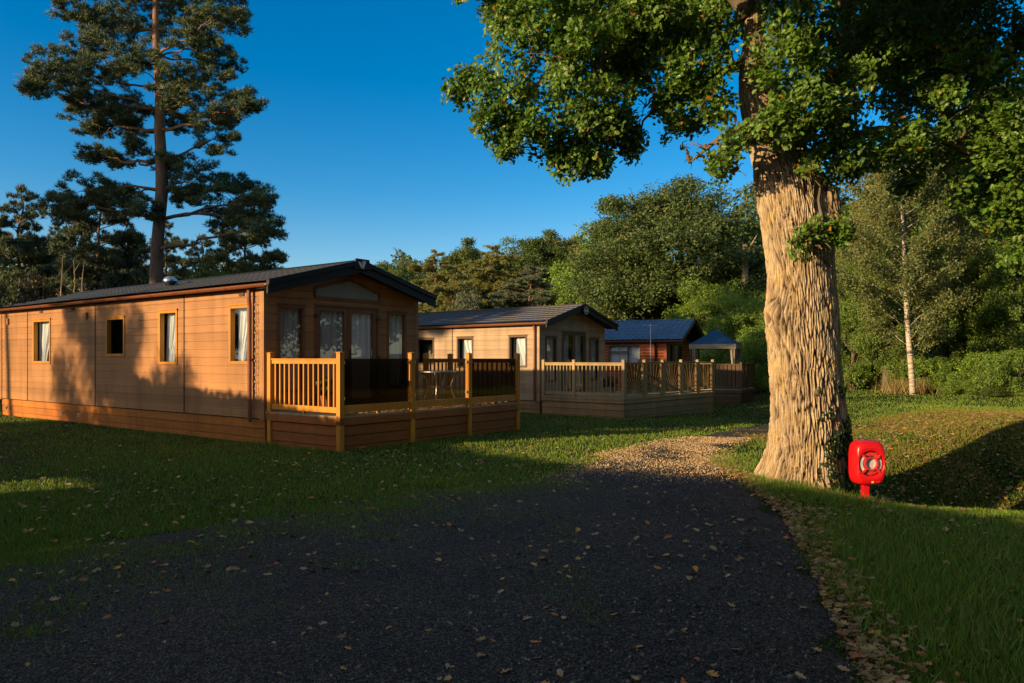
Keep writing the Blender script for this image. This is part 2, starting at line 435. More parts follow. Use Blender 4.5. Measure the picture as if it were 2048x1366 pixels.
l.new(mixc(n, l, 1.0, r1.outputs[0], r2.outputs[0], 'MULTIPLY'), p.inputs['Base Color'])
p.inputs['Roughness'].default_value = .85; p.inputs['Specular IOR Level'].default_value = .25
iv = N(n, "ShaderNodeMath", operation='SUBTRACT'); iv.inputs[0].default_value = 1; l.new(v.outputs['Distance'], iv.inputs[1])
bump(n, l, p, iv.outputs[0], 1.0, .03)
path = link('gravel_path', np_mesh('gravel_path', np.dstack([P2, PZ]), np.stack([ii, ii+nw, ii+nw+1, ii+1], 1), m, True))
tag(path, kind='structure')

# ------------------------------------------------------------------ lodges
def clad(mb, O, H, Nn, z0, z1, lim, openings, bh=.165, lip=.014, step=.06, rnd_log=False):
    """board cladding on a wall: lim(z) -> (h0, h1); openings: (h0, h1, z0, z1)"""
    O, H, Nn = Vector(O), Vector(H), Vector(Nn)
    zs = {round(z0, 4), round(z1, 4)}; k = 0
    b = z0
    while b < z1:
        zs.add(round(b, 4)); b += bh
        if b-bh*.14 < z1 and not rnd_log: zs.add(round(b-bh*.14, 4))
    for o in openings:
        for q in o[2:4]:
            if z0 < q < z1: zs.add(round(q, 4))
    zs = sorted(zs)
    def P(h, z, off): return O+H*h+Nn*off+Vector((0, 0, z))
    def off(z, b0):
        t = min(1, max(0, (z-b0)/bh))
        return (lip if t < .86 else lip*max(0.02, (1-t)/.14)) if not rnd_log else lip*math.sqrt(max(0, 1-(2*t-1)**2))+.002
    for za, zb in zip(zs[:-1], zs[1:]):
        if zb-za < 1e-3: continue
        b0 = z0+math.floor(((za+zb)/2-z0)/bh+1e-6)*bh
        la, lb = lim(za), lim(zb)
        cuts = sorted((o[0], o[1]) for o in openings if o[2] < (za+zb)/2 < o[3])
        segs = []; h = None; ca, cb = la[0], lb[0]
        for o0, o1 in cuts:
            segs.append((ca, cb, o0, o0)); ca = cb = o1
        segs.append((ca, cb, la[1], lb[1]))
        sub = [za, zb] if not rnd_log else list(np.linspace(za, zb, 6))
        for a0, a1, e0, e1 in segs:
            if max(e0-a0, e1-a1) < 1e-3: continue
            for s0, s1 in zip(sub[:-1], sub[1:]):
                f0, f1 = (s0-za)/(zb-za), (s1-za)/(zb-za)
                mb.quad(P(a0+(a1-a0)*f0, s0, off(s0, b0)), P(e0+(e1-e0)*f0, s0, off(s0, b0)),
                        P(e0+(e1-e0)*f1, s1, off(s1-1e-5, b0)), P(a0+(a1-a0)*f1, s1, off(s1-1e-5, b0)))
            if abs(za-b0) < 1e-3 and not rnd_log:
                mb.quad(P(a0, za, 0), P(e0, za, 0), P(e0, za, lip*1.02), P(a0, za, lip*1.02))

def wbox(mb, wall, h0, h1, n0, n1, z0, z1):
    """box on a wall: h along it, n outward, z up.  wall: 'side' (x=0 plane, outward -x) or 'front' (y=0 plane, outward -y)"""
    if wall == 'side': mb.box(-n0, -n1, h0, h1, z0, z1)
    else: mb.box(h0, h1, -n0, -n1, z0, z1)
def wpt(wall, h, n, z): return (-n, h, z) if wall == 'side' else (h, -n, z)
def frame_mb(mb, wall, h0, h1, z0, z1, w=.06, n0=-.07, n1=.035):
    wbox(mb, wall, h0, h0+w, n0, n1, z0, z1); wbox(mb, wall, h1-w, h1, n0, n1, z0, z1)
    wbox(mb, wall, h0+w, h1-w, n0, n1-.003, z0, z0+w); wbox(mb, wall, h0+w, h1-w, n0, n1-.003, z1-w, z1)
def drape(wall, h0, h1, z0, z1, n, style, seed=0, amp=.022):
    """hanging cloth with folds; style: full, left or right (gathered to that side towards the foot)"""
    g = random.Random(seed); mb = MB(); K, Zn = 36, 10
    ph = [g.uniform(0, 6.28) for _ in range(4)]
    def edge(tz):   # tz 0 at the foot
        w = h1-h0
        if style == 'full': return h0, h1
        k = .34+.66*sstep(.0, 1.0, np.array(tz))*0.5+.10*tz
        return (h0, h0+w*float(k)) if style == 'left' else (h1-w*float(k), h1)
    vs = []
    for j in range(Zn+1):
        tz = j/Zn; z = z0+(z1-z0)*tz; a, b = edge(tz)
        for i in range(K+1):
            s = i/K
            d = amp*(math.sin(s*26+ph[0]+.6*tz)+.6*math.sin(s*43+ph[1]-.9*tz)+.5*math.sin(s*11+ph[2]))
            vs.append(wpt(wall, a+(b-a)*s, n+d, z))
    fs = [(j*(K+1)+i, j*(K+1)+i+1, (j+1)*(K+1)+i+1, (j+1)*(K+1)+i) for j in range(Zn) for i in range(K)]
    mb.add(vs, fs); return mb
def window(root, wall, h0, h1, z0, z1, fm, style, seed=0, pane='pane', cloth='curtain', w=.06, label=None, bars=()):
    mb = MB(); frame_mb(mb, wall, h0, h1, z0, z1, w)
    wbox(mb, wall, h0-.015, h1+.015, .02, .05, z1-.004, z1+.024)             # drip strip
    for kind, q in bars:
        if kind == 'v': wbox(mb, wall, q-.03, q+.03, -.06, .028, z0+w, z1-w)
        else:
            wbox(mb, wall, h0+w, q[1], -.06, .026, q[0]-.025, q[0]+.025)
    f = mb.build('window', M[fm], root, bevel=.006)
    if label: f['label'] = label
    mb = MB(); mb.quad(wpt(wall, h0+w, -.02, z0+w), wpt(wall, h1-w, -.02, z0+w), wpt(wall, h1-w, -.02, z1-w), wpt(wall, h0+w, -.02, z1-w))
    mb.build('pane', M[pane], f)
    for st in ([style] if isinstance(style, str) else (style or ())):
        if st: drape(wall, h0+.02, h1-.02, z0-.02, z1+.02, -.16 if wall == 'side' else -.10, st, seed).build('curtain', M[cloth], f, smooth=True)
    return f

def lodge(root, W, L, zb, ze, zr, fo, side_open, front_open, wallm, roofm, zg=-.1, ov=.18, log=False, tile=(.30, .20), pitch_board=.22, rib=.014,
          trimm='door', gutter=True, seams=(), corner='clad'):
    """walls, roof, barge boards, skirting, gutter.  zb foot of the cladding, ze wall top at the sides, zr ridge (wall line)"""
    rise = (zr-ze)/(W/2)
    def roofz(x): return ze+rise*(x if x < W/2 else W-x)
    bh = .14 if log else .165; kw = dict(bh=bh, rnd_log=log, lip=.03 if log else .014)
    mb = MB()
    clad(mb, (0, 0, 0), (0, 1, 0), (-1, 0, 0), zb, ze, lambda z: (0.0, L), side_open, **kw)
    clad(mb, (W, 0, 0), (0, 1, 0), (1, 0, 0), zb, ze, lambda z: (0.0, L), [], **kw)
    def lim(z): return (0., W) if z <= ze else (min(W/2, (z-ze)/rise), max(W/2, W-(z-ze)/rise))
    for y, no, op in ((0, (0, -1, 0), front_open), (L, (0, 1, 0), [])):
        clad(mb, (0, y, 0), (1, 0, 0), no, zb, ze, lambda z: (0., W), op, **kw)
        n0 = ze
        clad(mb, (0, y, 0), (1, 0, 0), no, ze, zr-.01, lim, [(o[0], o[1], o[2], o[3]) for o in op if o[3] > ze], **kw)
    wl_ = mb.build('wall', M[wallm], root)
    ib = MB(); ib.box(.35, W-.12, .42, L-.15, zb+.03, ze-.1)                # near-black box standing in for the unlit room behind the glass
    ib.build('shade_fill', M['dark_in'], root)
    for x0, x1, y0, y1 in ((-.028, .07, -.03, -.0), (-.03, -.002, .0, .09), (W-.07, W+.028, -.03, 0), (-.03, -.002, L-.09, L+.02)):
        cb = MB(); cb.box(x0, x1, y0, y1, zb-.02, ze-.01); cb.build('corner_trim', M[wallm], wl_)
    for s in seams: sb = MB(); sb.box(-.022, -.004, s-.018, s+.018, zb, ze-.02); sb.build('seam_strip', M['seam'], wl_)
    # roof
    y0, y1 = -fo, L+.2; T = .05
    for sgn in (0, 1):
        rows, wv = tile
        cs_ = 1/math.sqrt(1+rise*rise); nr = int((W/2+ov)/cs_/rows)+1
        sl = np.array([q for k in range(nr) for q in (k*rows, k*rows+rows*.5, (k+1)*rows-.006)]); sl = sl[sl*cs_ < W/2+ov]; of = .034*(1-np.mod(sl/rows, 1.0))
        xs = -ov+sl*cs_; ys = np.linspace(y0, y1, int((y1-y0)/.05)+1)
        A, B = np.meshgrid(xs, ys)
        zz = ze+rise*A+T-.012+rib*np.abs(np.sin(B*np.pi/wv))+of[None, :]+.004*np.sin(B*1.7+A*2)
        if sgn: A = W-A
        k = len(xs); ii = (np.arange(len(ys)-1)[:, None]*k+np.arange(k-1)[None]).ravel()
        F = np.stack([ii, ii+1, ii+k+1, ii+k], 1)
        me = np_mesh('roof', np.stack([A, B, zz], -1), F if not sgn else F[:, ::-1], M[roofm])
        ro = link('roof', me, root)
    mb = MB()                                                              # soffit deck under the tiles, ridge cap
    for sgn in (0, 1):
        f = (lambda x: x) if not sgn else (lambda x: W-x)
        a = [(f(-ov+.01), y0+.02, ze-rise*ov), (f(W/2), y0+.02, zr), (f(W/2), y0+.02, zr+T-.02), (f(-ov+.01), y0+.02, ze-rise*ov+T-.02)]
        mb.prism(a, (0, y1-y0-.04, 0))
    mb.build('soffit', M[trimm], root)
    mb = MB(); mb.tube([(W/2, y0-.0, zr+T+.005), (W/2, y1, zr+T+.005)], .055, 8); mb.build('ridge_cap', M[roofm], root)
    # barge boards at the front gable, two stepped layers and a return
    mb = MB()
    for sgn in (0, 1):
        f = (lambda x: x) if not sgn else (lambda x: W-x)
        for (d0, d1, t0, t1) in ((y0-.05, y0+.0, T+.035, T+.035-pitch_board), (y0-.085, y0-.051, T+.05, T+.05-pitch_board*.42)):
            a = [(f(-ov-.03), d0, ze-rise*(ov+.03)+t0), (f(W/2-.001), d0, zr+t0), (f(W/2-.001), d0, zr+t1), (f(-ov-.03), d0, ze-rise*(ov+.03)+t1)]
            mb.prism(a, (0, d1-d0, 0))
        a = [(f(-ov+.0), y0+.001, ze-rise*ov-.03), (f(W/2-.01), y0+.001, zr-.03), (f(W/2-.01), y0+.001, zr-.07), (f(-ov), y0+.001, ze-rise*ov-.07)]
        mb.prism(a, (0, fo-.02, 0))
    mb.build('barge_board', M['barge'], root, bevel=.008)
    if gutter:
        mb = MB(); zt = ze-rise*ov+.015
        ang = [math.pi+math.pi*k/8 for k in range(9)]
        prof = [(-ov-.045+.058*math.cos(t), zt+.058*math.sin(t)) for t in ang]+[(-ov-.045+.05*math.cos(t), zt+.05*math.sin(t)) for t in ang[::-1]]
        mb.prism([(x, y0+.0, z) for x, z in prof], (0, y1-y0, 0))
        g_ = mb.build('gutter', M['gutter'], root)
        y = y0+.3
        while y < y1:
            mb = MB(); mb.prism([(x*1.0+(-.004 if x < -ov-.045 else .004), y, z-.005) for x, z in prof], (0, .035, 0)); y += .92
            mb.build('bracket', M['gutter'], g_)
    return roofz

def skirting(root, W, L, zb, zg, matn, n=3, gap=.012, drop=0):
    mb = MB(); h = (zb-zg)/n
    for k in range(n):
        z1 = zb-k*h-gap; z0 = zb-(k+1)*h+.0
        dz = .006*k
        for y in np.arange(0, L, 2.4):
            e = min(L, y+2.4)
            mb.box(.02+dz, .045+dz, y+.004, e-.004, z0, z1)
        mb.box(.05, W-.05, .02, .045, z0, z1)
    mb.box(.08, .1, .03, L, zg, zb-.02); mb.box(W-.06, W-.03, 0.05, L, zg, zb-.02); mb.box(.1, W-.06, L-.03, L, zg, zb-.02)
    return mb.build('skirting', M[matn], root)

# ---- lodge one: the near brown lodge
A1 = R(53.2)
L1 = empty('lodge', (-4.64, 14.16, 0), A1, 'near brown timber clad lodge with dark grey tiled roof and golden window frames', 'lodge', 'holiday lodges')
W1, LEN1 = 4.08, 12.4
wins = [(.43, 1.10, 1.49, 2.63, 'right'), (2.99, 3.74, 1.47, 2.63, 'right'), (5.23, 6.12, 1.65, 2.56, None), (9.13, 10.2, 1.47, 2.63, 'right')]
win_side = [(a, b, c, d) for a, b, c, d, _ in wins]
front = [(.29, .92, .95, 2.63), (1.16, 2.88, .62, 2.70), (3.13, 3.73, .95, 2.63)]
rz1 = lodge(L1, W1, LEN1, .47, 3.0, 3.53, .36, [(a+.03, b-.03, c+.03, d-.03) for a, b, c, d in win_side], front,
            'clad', 'roof1', seams=(2.74, 6.68, 10.57), pitch_board=.25)
for i, (a, b, c, d, st) in enumerate(wins):
    f = window(L1, 'side', a, b, c, d, 'frame', st, 11+i)
    if st: drape('side', a+.02, b-.02, c-.02, d+.02, -.22, 'full', 30+i, .015).build('curtain', M['net'], f, smooth=True)
    else: f['label'] = 'small window without a curtain'
window(L1, 'front', .29, .92, .95, 2.63, 'door', 'full', 5, 'pane_mirror', 'net', .055)
window(L1, 'front', 3.13, 3.73, .95, 2.63, 'door', 'full', 6, 'pane_mirror', 'curtain', .055)
# french doors
mb = MB(); frame_mb(mb, 'front', 1.16, 2.88, .60, 2.70, .045, -.07, .03)
df = mb.build('door_frame', M['door'], L1, bevel=.006)
for k, (a, b) in enumerate(((1.21, 2.015), (2.025, 2.83))):
    mb = MB(); frame_mb(mb, 'front', a, b, .65, 2.65, .095, -.05, .012)
    d = mb.build('door', M['door'], L1, bevel=.006)
    mb = MB(); mb.quad((a+.09, .015, .74), (b-.09, .015, .74), (b-.09, .015, 2.56), (a+.09, .015, 2.56)); mb.build('pane', M['pane_mirror'], d)
    drape('front', a+.05, b-.05, .66, 2.62, -.075, 'full', 8+k).build('curtain', M['net' if k == 0 else 'curtain'], d, smooth=True)
    hx = a-.03 if k == 0 else b+.03
    for z in (.85, 1.62, 2.45): mb = MB(); mb.box(hx-.035, hx+.035, -.055, -.032, z-.035, z+.035); mb.build('hinge', M['black'], d)
    if k:
        mb = MB(); mb.box(a+.03, a+.06, -.03, -.012, 1.55, 1.78); mb.tube([(a+.045, -.03, 1.69), (a+.045, -.075, 1.69), (a+.17, -.075, 1.69)], .011, 8)
        mb.build('handle', M['black'], d)
# pediment window over the doors: proud frame, pane set back
def poly_window(root, pts, w, fm, pane):
    c = Vector((sum(p[0] for p in pts)/len(pts), sum(p[1] for p in pts)/len(pts)))
    n = len(pts); inner = []
    P = [Vector(p) for p in pts]
    for i in range(n):
        a, b, d = P[i-1], P[i], P[(i+1) % n]
        e1, e2 = (b-a).normalized(), (d-b).normalized(); n1, n2 = Vector((-e1.y, e1.x)), Vector((-e2.y, e2.x))
        if (c-b).dot(n1) < 0: n1 = -n1
        if (c-b).dot(n2) < 0: n2 = -n2
        m_ = (n1+n2).normalized(); inner.append(b+m_*(w/max(.3, m_.dot(n1))))
    mb = MB()
    for i in range(n):
        j = (i+1) % n
        mb.prism([(P[i].x, -.045, P[i].y), (P[j].x, -.045, P[j].y), (inner[j].x, -.045, inner[j].y), (inner[i].x, -.045, inner[i].y)], (0, .05, 0))
    f = mb.build('window', M[fm], root, bevel=.004)
    mb = MB(); mb.add([(q.x, -.022, q.y) for q in inner], [tuple(range(n))]); mb.build('pane', M[pane], f)
    mb = MB(); mb.add([(q.x, -.0175, q.y) for q in inner], [tuple(range(n))]); mb.build('blind', M['net'], f)
    return f
poly_window(L1, [(1.14, 2.80), (2.91, 2.80), (2.91, 3.01), (2.06, 3.26), (1.14, 3.02)], .05, 'door', 'pane_mirror')
skirting(L1, W1, LEN1, .46, -.06, 'skirt', 3)
for y0_ in (.60, 7.78, 9.62): mb = MB(); mb.box(-.035, -.002, y0_, y0_+.16, 2.80, 2.86); mb.build('air_vent', M['seam'], L1)
for y0_ in (7.06, 11.8): mb = MB(); mb.box(-.06, -.002, y0_, y0_+.11, 2.55, 2.72); mb.build('junction_box', M['clad'], L1, bevel=.008)
for y0_ in (7.48, 8.36, 11.9): mb = MB(); mb.tube([(-.005, y0_, .24), (-.05, y0_, .24), (-.05, y0_, .17)], .022, 8); mb.build('drain_pipe', M['pale'], L1)
mb = MB(); mb.tube([(-.10, .33, 2.93), (-.10, .33, 2.75), (-.085, .33, 2.6), (-.085, .33, .40)], .04, 10); mb.box(-.13, -.03, .285, .375, 1.56, 1.60)
mb.build('downpipe', M['gutter'], L1, smooth=False)
mb = MB(); c = (1.15, 5.4, rz1(1.15)+.06)
mb.lathe(c, [(.11, -.05), (.11, .06), (.155, .07), (.165, .12), (.135, .19), (.07, .235), (.01, .245)], 24)
mb.build('roof_vent', M['steel'], L1, smooth=True)
# emblem: a pale double v mark on the ridge block of the barge board
mb = MB(); mb.prism([(1.86, -.45, 3.64), (2.22, -.45, 3.64), (2.26, -.45, 3.42), (1.82, -.45, 3.42)], (0, .04, 0))
bb = mb.build('ridge_block', M['barge'], L1, bevel=.006)
mb = MB()
for pts in ([(1.905, 3.575), (1.955, 3.575), (2.02, 3.445), (2.0, 3.445)], [(1.965, 3.575), (1.985, 3.575), (2.035, 3.46), (2.024, 3.46)],
            [(2.03, 3.605), (2.062, 3.605), (2.044, 3.475), (2.024, 3.475)], [(2.075, 3.605), (2.125, 3.605), (2.06, 3.44), (2.035, 3.44)]):
    mb.prism([(x, -.456, z) for x, z in pts], (0, .005, 0))
mb.build('emblem', M['white'], bb)

# ---- lodge two
A2 = R(50)
Z2 = -.2
L2 = empty('lodge', (.874, 24.34, Z2), A2, 'middle pale timber clad lodge with brown tiled roof and round gable emblem', 'lodge', 'holiday lodges')
W2, LEN2 = 3.78, 11.5
wins2 = [(4.81, 5.71, 1.58, 2.54, None), (2.88, 3.67, 1.46, 2.55, 'left'), (.49, 1.27, 1.51, 2.56, 'left')]
front2 = [(.31, .92, 1.02, 2.52), (1.21, 2.62, .60, 2.72), (2.84, 3.43, 1.02, 2.52)]
rz2 = lodge(L2, W2, LEN2, .44, 2.98, 3.55, .42, [(a+.03, b-.03, c+.03, d-.03) for a, b, c, d, _ in wins2], front2,
            'clad_pale', 'roof2', seams=(3.89,), trimm='dkframe')
for i, (a, b, c, d, st) in enumerate(wins2):
    f = window(L2, 'side', a, b, c, d, 'dkframe', [st, None], 51+i, label=None if st else 'dark window with no curtain behind it')
    if st: drape('side', a+.02, b-.02, c-.02, d+.02, -.22, 'full', 60+i, .015).build('curtain', M['net'], f, smooth=True)
for i, (a, b, c, d) in enumerate((front2[0], front2[2])): window(L2, 'front', a, b, c, d, 'dkframe', 'full', 71+i, 'pane_mirror', 'net', .07)
mb = MB(); frame_mb(mb, 'front', 1.21, 2.62, .58, 2.72, .05, -.07, .03); mb.build('door_frame', M['dkframe'], L2, bevel=.006)
for k, (a, b) in enumerate(((1.26, 1.91), (1.92, 2.57))):
    mb = MB(); frame_mb(mb, 'front', a, b, .63, 2.67, .08, -.05, .012); d = mb.build('door', M['dkframe'], L2)
    mb = MB(); mb.quad((a+.07, .015, .7), (b-.07, .015, .7), (b-.07, .015, 2.6), (a+.07, .015, 2.6)); mb.build('pane', M['pane_mirror'], d)
    drape('front', a+.05, b-.05, .66, 2.62, -.16, 'full', 78+k).build('curtain', M['net'], d, smooth=True)
    if k: mb = MB(); mb.tube([(a+.04, -.0, 1.6), (a+.04, -.07, 1.6), (a+.15, -.07, 1.6)], .011, 6); mb.build('handle', M['black'], d)
skirting(L2, W2, LEN2, .43, -.1, 'larch', 4, .02)
mb = MB(); mb.tube([(-.10, .13, 2.9), (-.085, .13, 2.7), (-.085, .13, .42)], .042, 8); mb.build('downpipe', M['gutter'], L2)
def disc(mb, cx, cz, y, r0, r1, n=32, t=.006):
    for k in range(n):
        a, b = 2*math.pi*k/n, 2*math.pi*(k+1)/n
        if r0 <= 0: pts = [(cx, y, cz), (cx+r1*math.cos(a), y, cz+r1*math.sin(a)), (cx+r1*math.cos(b), y, cz+r1*math.sin(b))]
        else: pts = [(cx+r0*math.cos(a), y, cz+r0*math.sin(a)), (cx+r1*math.cos(a), y, cz+r1*math.sin(a)), (cx+r1*math.cos(b), y, cz+r1*math.sin(b)), (cx+r0*math.cos(b), y, cz+r0*math.sin(b))]
        mb.add(pts, [tuple(range(len(pts)))])
mb = MB(); disc(mb, 1.89, 3.42, -.535, 0, .17); rb = MB(); rb.lathe((0, 0, 0), [(.17, 0), (.17, .03)], 32)
rb.v = [(x+1.89, -.505-z+.0, y+3.42) for x, y, z in rb.v]; bd = rb.build('badge', M['black'], L2)
mb = MB(); disc(mb, 1.89, 3.42, -.541, .105, .125)
mb.box(1.80, 1.98, -.545, -.538, 3.375, 3.455); mb.build('badge_mark', M['pale'], bd)
mb = MB()                                                                    # three small dark letters on the band
for x in (1.835, 1.872):
    mb.box(x, x+.026, -.549, -.5455, 3.396, 3.403); mb.box(x, x+.007, -.549, -.5455, 3.403, 3.434); mb.box(x+.019, x+.026, -.549, -.5455, 3.403, 3.434)
mb.box(1.91, 1.917, -.549, -.5455, 3.396, 3.434); mb.build('badge_letter', M['grey'], bd)

# ---- lodge three
A3 = R(62)
Z3 = -.3
L3 = empty('lodge', (6.77, 33.25, Z3), A3, 'far red log clad lodge under a blue tiled roof', 'lodge', 'holiday lodges')
W3, LEN3 = 3.9, 9.0
wins3 = [(1.14, 2.69, 1.62, 2.52)]
front3 = [(.10, .95, .9, 2.55), (1.2, 2.5, .60, 2.55)]
rz3 = lodge(L3, W3, LEN3, .44, 2.74, 3.62, .75, [(1.17, 2.66, 1.65, 2.49)], front3, 'log', 'roof3', log=True, tile=(.34, .26), trimm='dkframe', pitch_board=.18, rib=.035)
f = window(L3, 'side', 1.14, 2.69, 1.62, 2.52, 'gutter_w' if 'gutter_w' in M else 'door', 'full', 91, bars=(('v', 1.74), ))
mb = MB(); wbox(mb, 'side', 1.80, 2.63, -.05, .02, 2.18, 2.23); mb.build('glazing_bar', M['door'], f)
window(L3, 'front', .10, .95, .9, 2.55, 'dkframe', 'full', 92, 'pane_mirror', 'net')
mb = MB(); frame_mb(mb, 'front', 1.2, 2.5, .6, 2.55, .07, -.07, .03); d = mb.build('door', M['dkframe'], L3)
mb = MB(); mb.quad((1.27, .015, .68), (2.43, .015, .68), (2.43, .015, 2.48), (1.27, .015, 2.48)); mb.build('pane', M['pane_mirror'], d)
drape('front', 1.25, 2.45, .62, 2.5, -.16, 'full', 95).build('curtain', M['net'], d, smooth=True)
skirting(L3, W3, LEN3, .43, -.1, 'dkwood', 4, .02)
mb = MB(); mb.tube([(-.225, .45, 2.6), (-.1, .45, 2.45), (-.1, .45, .4)], .045, 8); mb.build('downpipe', M['black'], L3)

# ------------------------------------------------------------------ decks
def deck(root, W, D, zf, zr, bays, mt, boards, fascia, zg=-.25, post=.10, over=.09, rail_top=.07, nb=4, capped=False, recess=.04, rim=.13, pz0=None):
    """deck with posts at every bay end; bays: (p, q, kind, n)"""
    y1 = D
    mb = MB(); n = int(D/.125)
    for k in range(n): mb.box(.0, W, k*D/n+.004, (k+1)*D/n-.004, zf-.03, zf)
    mb.build('floor', M[boards], root)
    mb = MB(); mb.box(.0, .03, .031, D, zf-.03-rim, zf-.031); mb.box(0, W, 0, .03, zf-.03-rim, zf-.031); mb.box(W-.03, W, .031, D, zf-.03-rim, zf-.031)
    zt = zf-.03-rim-.02; h = (zt-zg)/nb
    for k in range(nb):
        a, b = zt-(k+1)*h+.012, zt-k*h
        mb.box(recess, recess+.025, recess+.026, D, a, b); mb.box(recess, W-recess, recess, recess+.025, a, b); mb.box(W-recess-.025, W-recess, recess+.026, D, a, b)
    mb.build('skirting', M[fascia], root)
    mb = MB(); mb.box(.12, W-.12, .12, D, zg, zf-.05); mb.build('underdeck_shade', M['dark_in'], root)  # solid dark block standing in for the shade under the boards
    done = set()
    def post_at(x, y):
        if (round(x, 2), round(y, 2)) in done: return
        done.add((round(x, 2), round(y, 2)))
        p = MB(); w = post/2; zt = zr+over
        p.box(x-w, x+w, y-w, y+w, zg if pz0 is None else pz0, zt)
        p.add([(x-w-.006, y-w-.006, zt+.001), (x+w+.006, y-w-.006, zt+.001), (x+w+.006, y+w+.006, zt+.001), (x-w-.006, y+w+.006, zt+.001),
               (x-w-.006, y-w-.006, zt+.016), (x+w+.006, y-w-.006, zt+.016), (x+w+.006, y+w+.006, zt+.016), (x-w-.006, y+w+.006, zt+.016), (x, y, zt+.035)],
              [(0,3,2,1),(0,1,5,4),(1,2,6,5),(2,3,7,6),(3,0,4,7),(4,5,8),(5,6,8),(6,7,8),(7,4,8)])
        p.build('post', M[mt], root, bevel=.005)
    for p, q, kind, nn in bays:
        post_at(*p); post_at(*q)
        P, Q = Vector((*p, 0)), Vector((*q, 0)); d = (Q-P).normalized(); a, b = P+d*(post/2+.002), Q-d*(post/2+.002)
        zl = zf+.05
        if kind == 'balusters':
            mb = MB(); mb.beam(a+Vector((0, 0, zr-.012)), b+Vector((0, 0, zr-.012)), .075, .024); mb.beam(a+Vector((0, 0, zr-.06)), b+Vector((0, 0, zr-.06)), .04, .07)
            mb.build('top_rail', M[mt], root, bevel=.004)
            mb = MB(); mb.beam(a+Vector((0, 0, zl+.05)), b+Vector((0, 0, zl+.05)), .04, .10)
            mb.box((a.x+b.x)/2-.02, (a.x+b.x)/2+.02, (a.y+b.y)/2-.02, (a.y+b.y)/2+.02, zf, zl)
            mb.build('bottom_rail', M[mt], root, bevel=.004)
            for k in range(nn):
                c = a.lerp(b, (k+.75)/(nn+.5)); s = .016
                mb = MB(); mb.beam((c.x, c.y, zl+.101), (c.x, c.y, zr-.096), .03, .03, (d.x, d.y, 0)); mb.build('baluster', M[mt], root)
        elif kind in ('smoked', 'tinted'):
            mb = MB(); mb.beam(a+Vector((0, 0, zl+.065)), b+Vector((0, 0, zl+.065)), .045, .13)
            mb.box((a.x+b.x)/2-.02, (a.x+b.x)/2+.02, (a.y+b.y)/2-.02, (a.y+b.y)/2+.02, zf, zl)
            mb.build('bottom_rail', M[mt], root, bevel=.004)
            mb = MB(); mb.beam(a+d*.02+Vector((0, 0, (zl+.13+zr)/2)), b-d*.02+Vector((0, 0, (zl+.13+zr)/2)), .010, zr-zl-.135)
            gp = mb.build('glass_panel', M[kind], root)
            for e in (a+d*.012, b-d*.012):
                for z in (zr-.07, zl+.25): mb = MB(); mb.box(e.x-.022, e.x+.022, e.y-.022, e.y+.022, z-.025, z+.025); mb.build('clamp', M['alu'], gp)
        elif kind == 'sunburst':
            mb = MB(); mb.beam(a+Vector((0, 0, zr-.02)), b+Vector((0, 0, zr-.02)), .05, .04); mb.build('top_rail', M['dkframe'], root)
            mb = MB(); mb.beam(a+Vector((0, 0, zl)), b+Vector((0, 0, zl)), .05, .05); mb.build('bottom_rail', M[mt], root)
            mb = MB()
            for e in (a+d*.045, b-d*.045): mb.beam((e.x, e.y, zl+.026), (e.x, e.y, zr-.041), .07, .05, (d.x, d.y, 0))
            Lw = (b-a).length; cx = a.lerp(b, .5); z0, z1 = zl+.05, zr-.05; hw = Lw/2-.08
            for k in range(13):
                t = math.pi*(k+.5)/13; dx, dz = math.cos(t), math.sin(t)
                r1 = min(hw/max(abs(dx), 1e-3), (z1-z0)/max(dz, 1e-3)); r0 = .16
                if r1 < r0+.05: continue
                p0 = Vector((cx.x, cx.y, z0))+d*(dx*r0)+Vector((0, 0, dz*r0)); p1 = Vector((cx.x, cx.y, z0))+d*(dx*r1)+Vector((0, 0, dz*r1))
                mid = p0.lerp(p1, .55); w0, w1 = .012, .030; nrmv = Vector((-dz*d.x, -dz*d.y, dx)); th = Vector((-d.y, d.x, 0))*.012
                pts = [p0-nrmv*w0/2, mid-nrmv*w1/2, p1-nrmv*w1*.45, p1+nrmv*w1*.45, mid+nrmv*w1/2, p0+nrmv*w0/2]
                mb.prism([q_-th/2 for q_ in pts], th)
            pts = [Vector((cx.x, cx.y, z0))+d*(.15*math.cos(math.pi*k/12))+Vector((0, 0, .15*math.sin(math.pi*k/12))) for k in range(13)]; th = Vector((-d.y, d.x, 0))*.012
            mb.prism([q_-th/2 for q_ in pts], th)
            sp = mb.build('sunburst_panel', M[mt], root)
            mb = MB(); off = Vector((-d.y, d.x, 0))*.02
            mb.quad(a+d*.08+off+Vector((0, 0, z0)), b-d*.08+off+Vector((0, 0, z0)), b-d*.08+off+Vector((0, 0, z1)), a+d*.08+off+Vector((0, 0, z1)))
            mb.build('backing_pane', M['smoked'], sp)
        elif kind == 'board':
            mb = MB(); mb.beam(a+Vector((0, 0, zr-.03)), b+Vector((0, 0, zr-.03)), .06, .05); mb.build('top_rail', M[mt], root)
            mb = MB(); k = max(2, int((b-a).length/.16))
            for j in range(k):
                c0, c1 = a.lerp(b, j/k+.01), a.lerp(b, (j+1)/k-.015); z0, z1 = zl-.0, zr-.06
                mb.beam(c0+Vector((0, 0, (z0+z1)/2)), c1+Vector((0, 0, (z0+z1)/2)), .02, z1-z0)
            mb.build('board_panel', M[mt], root)

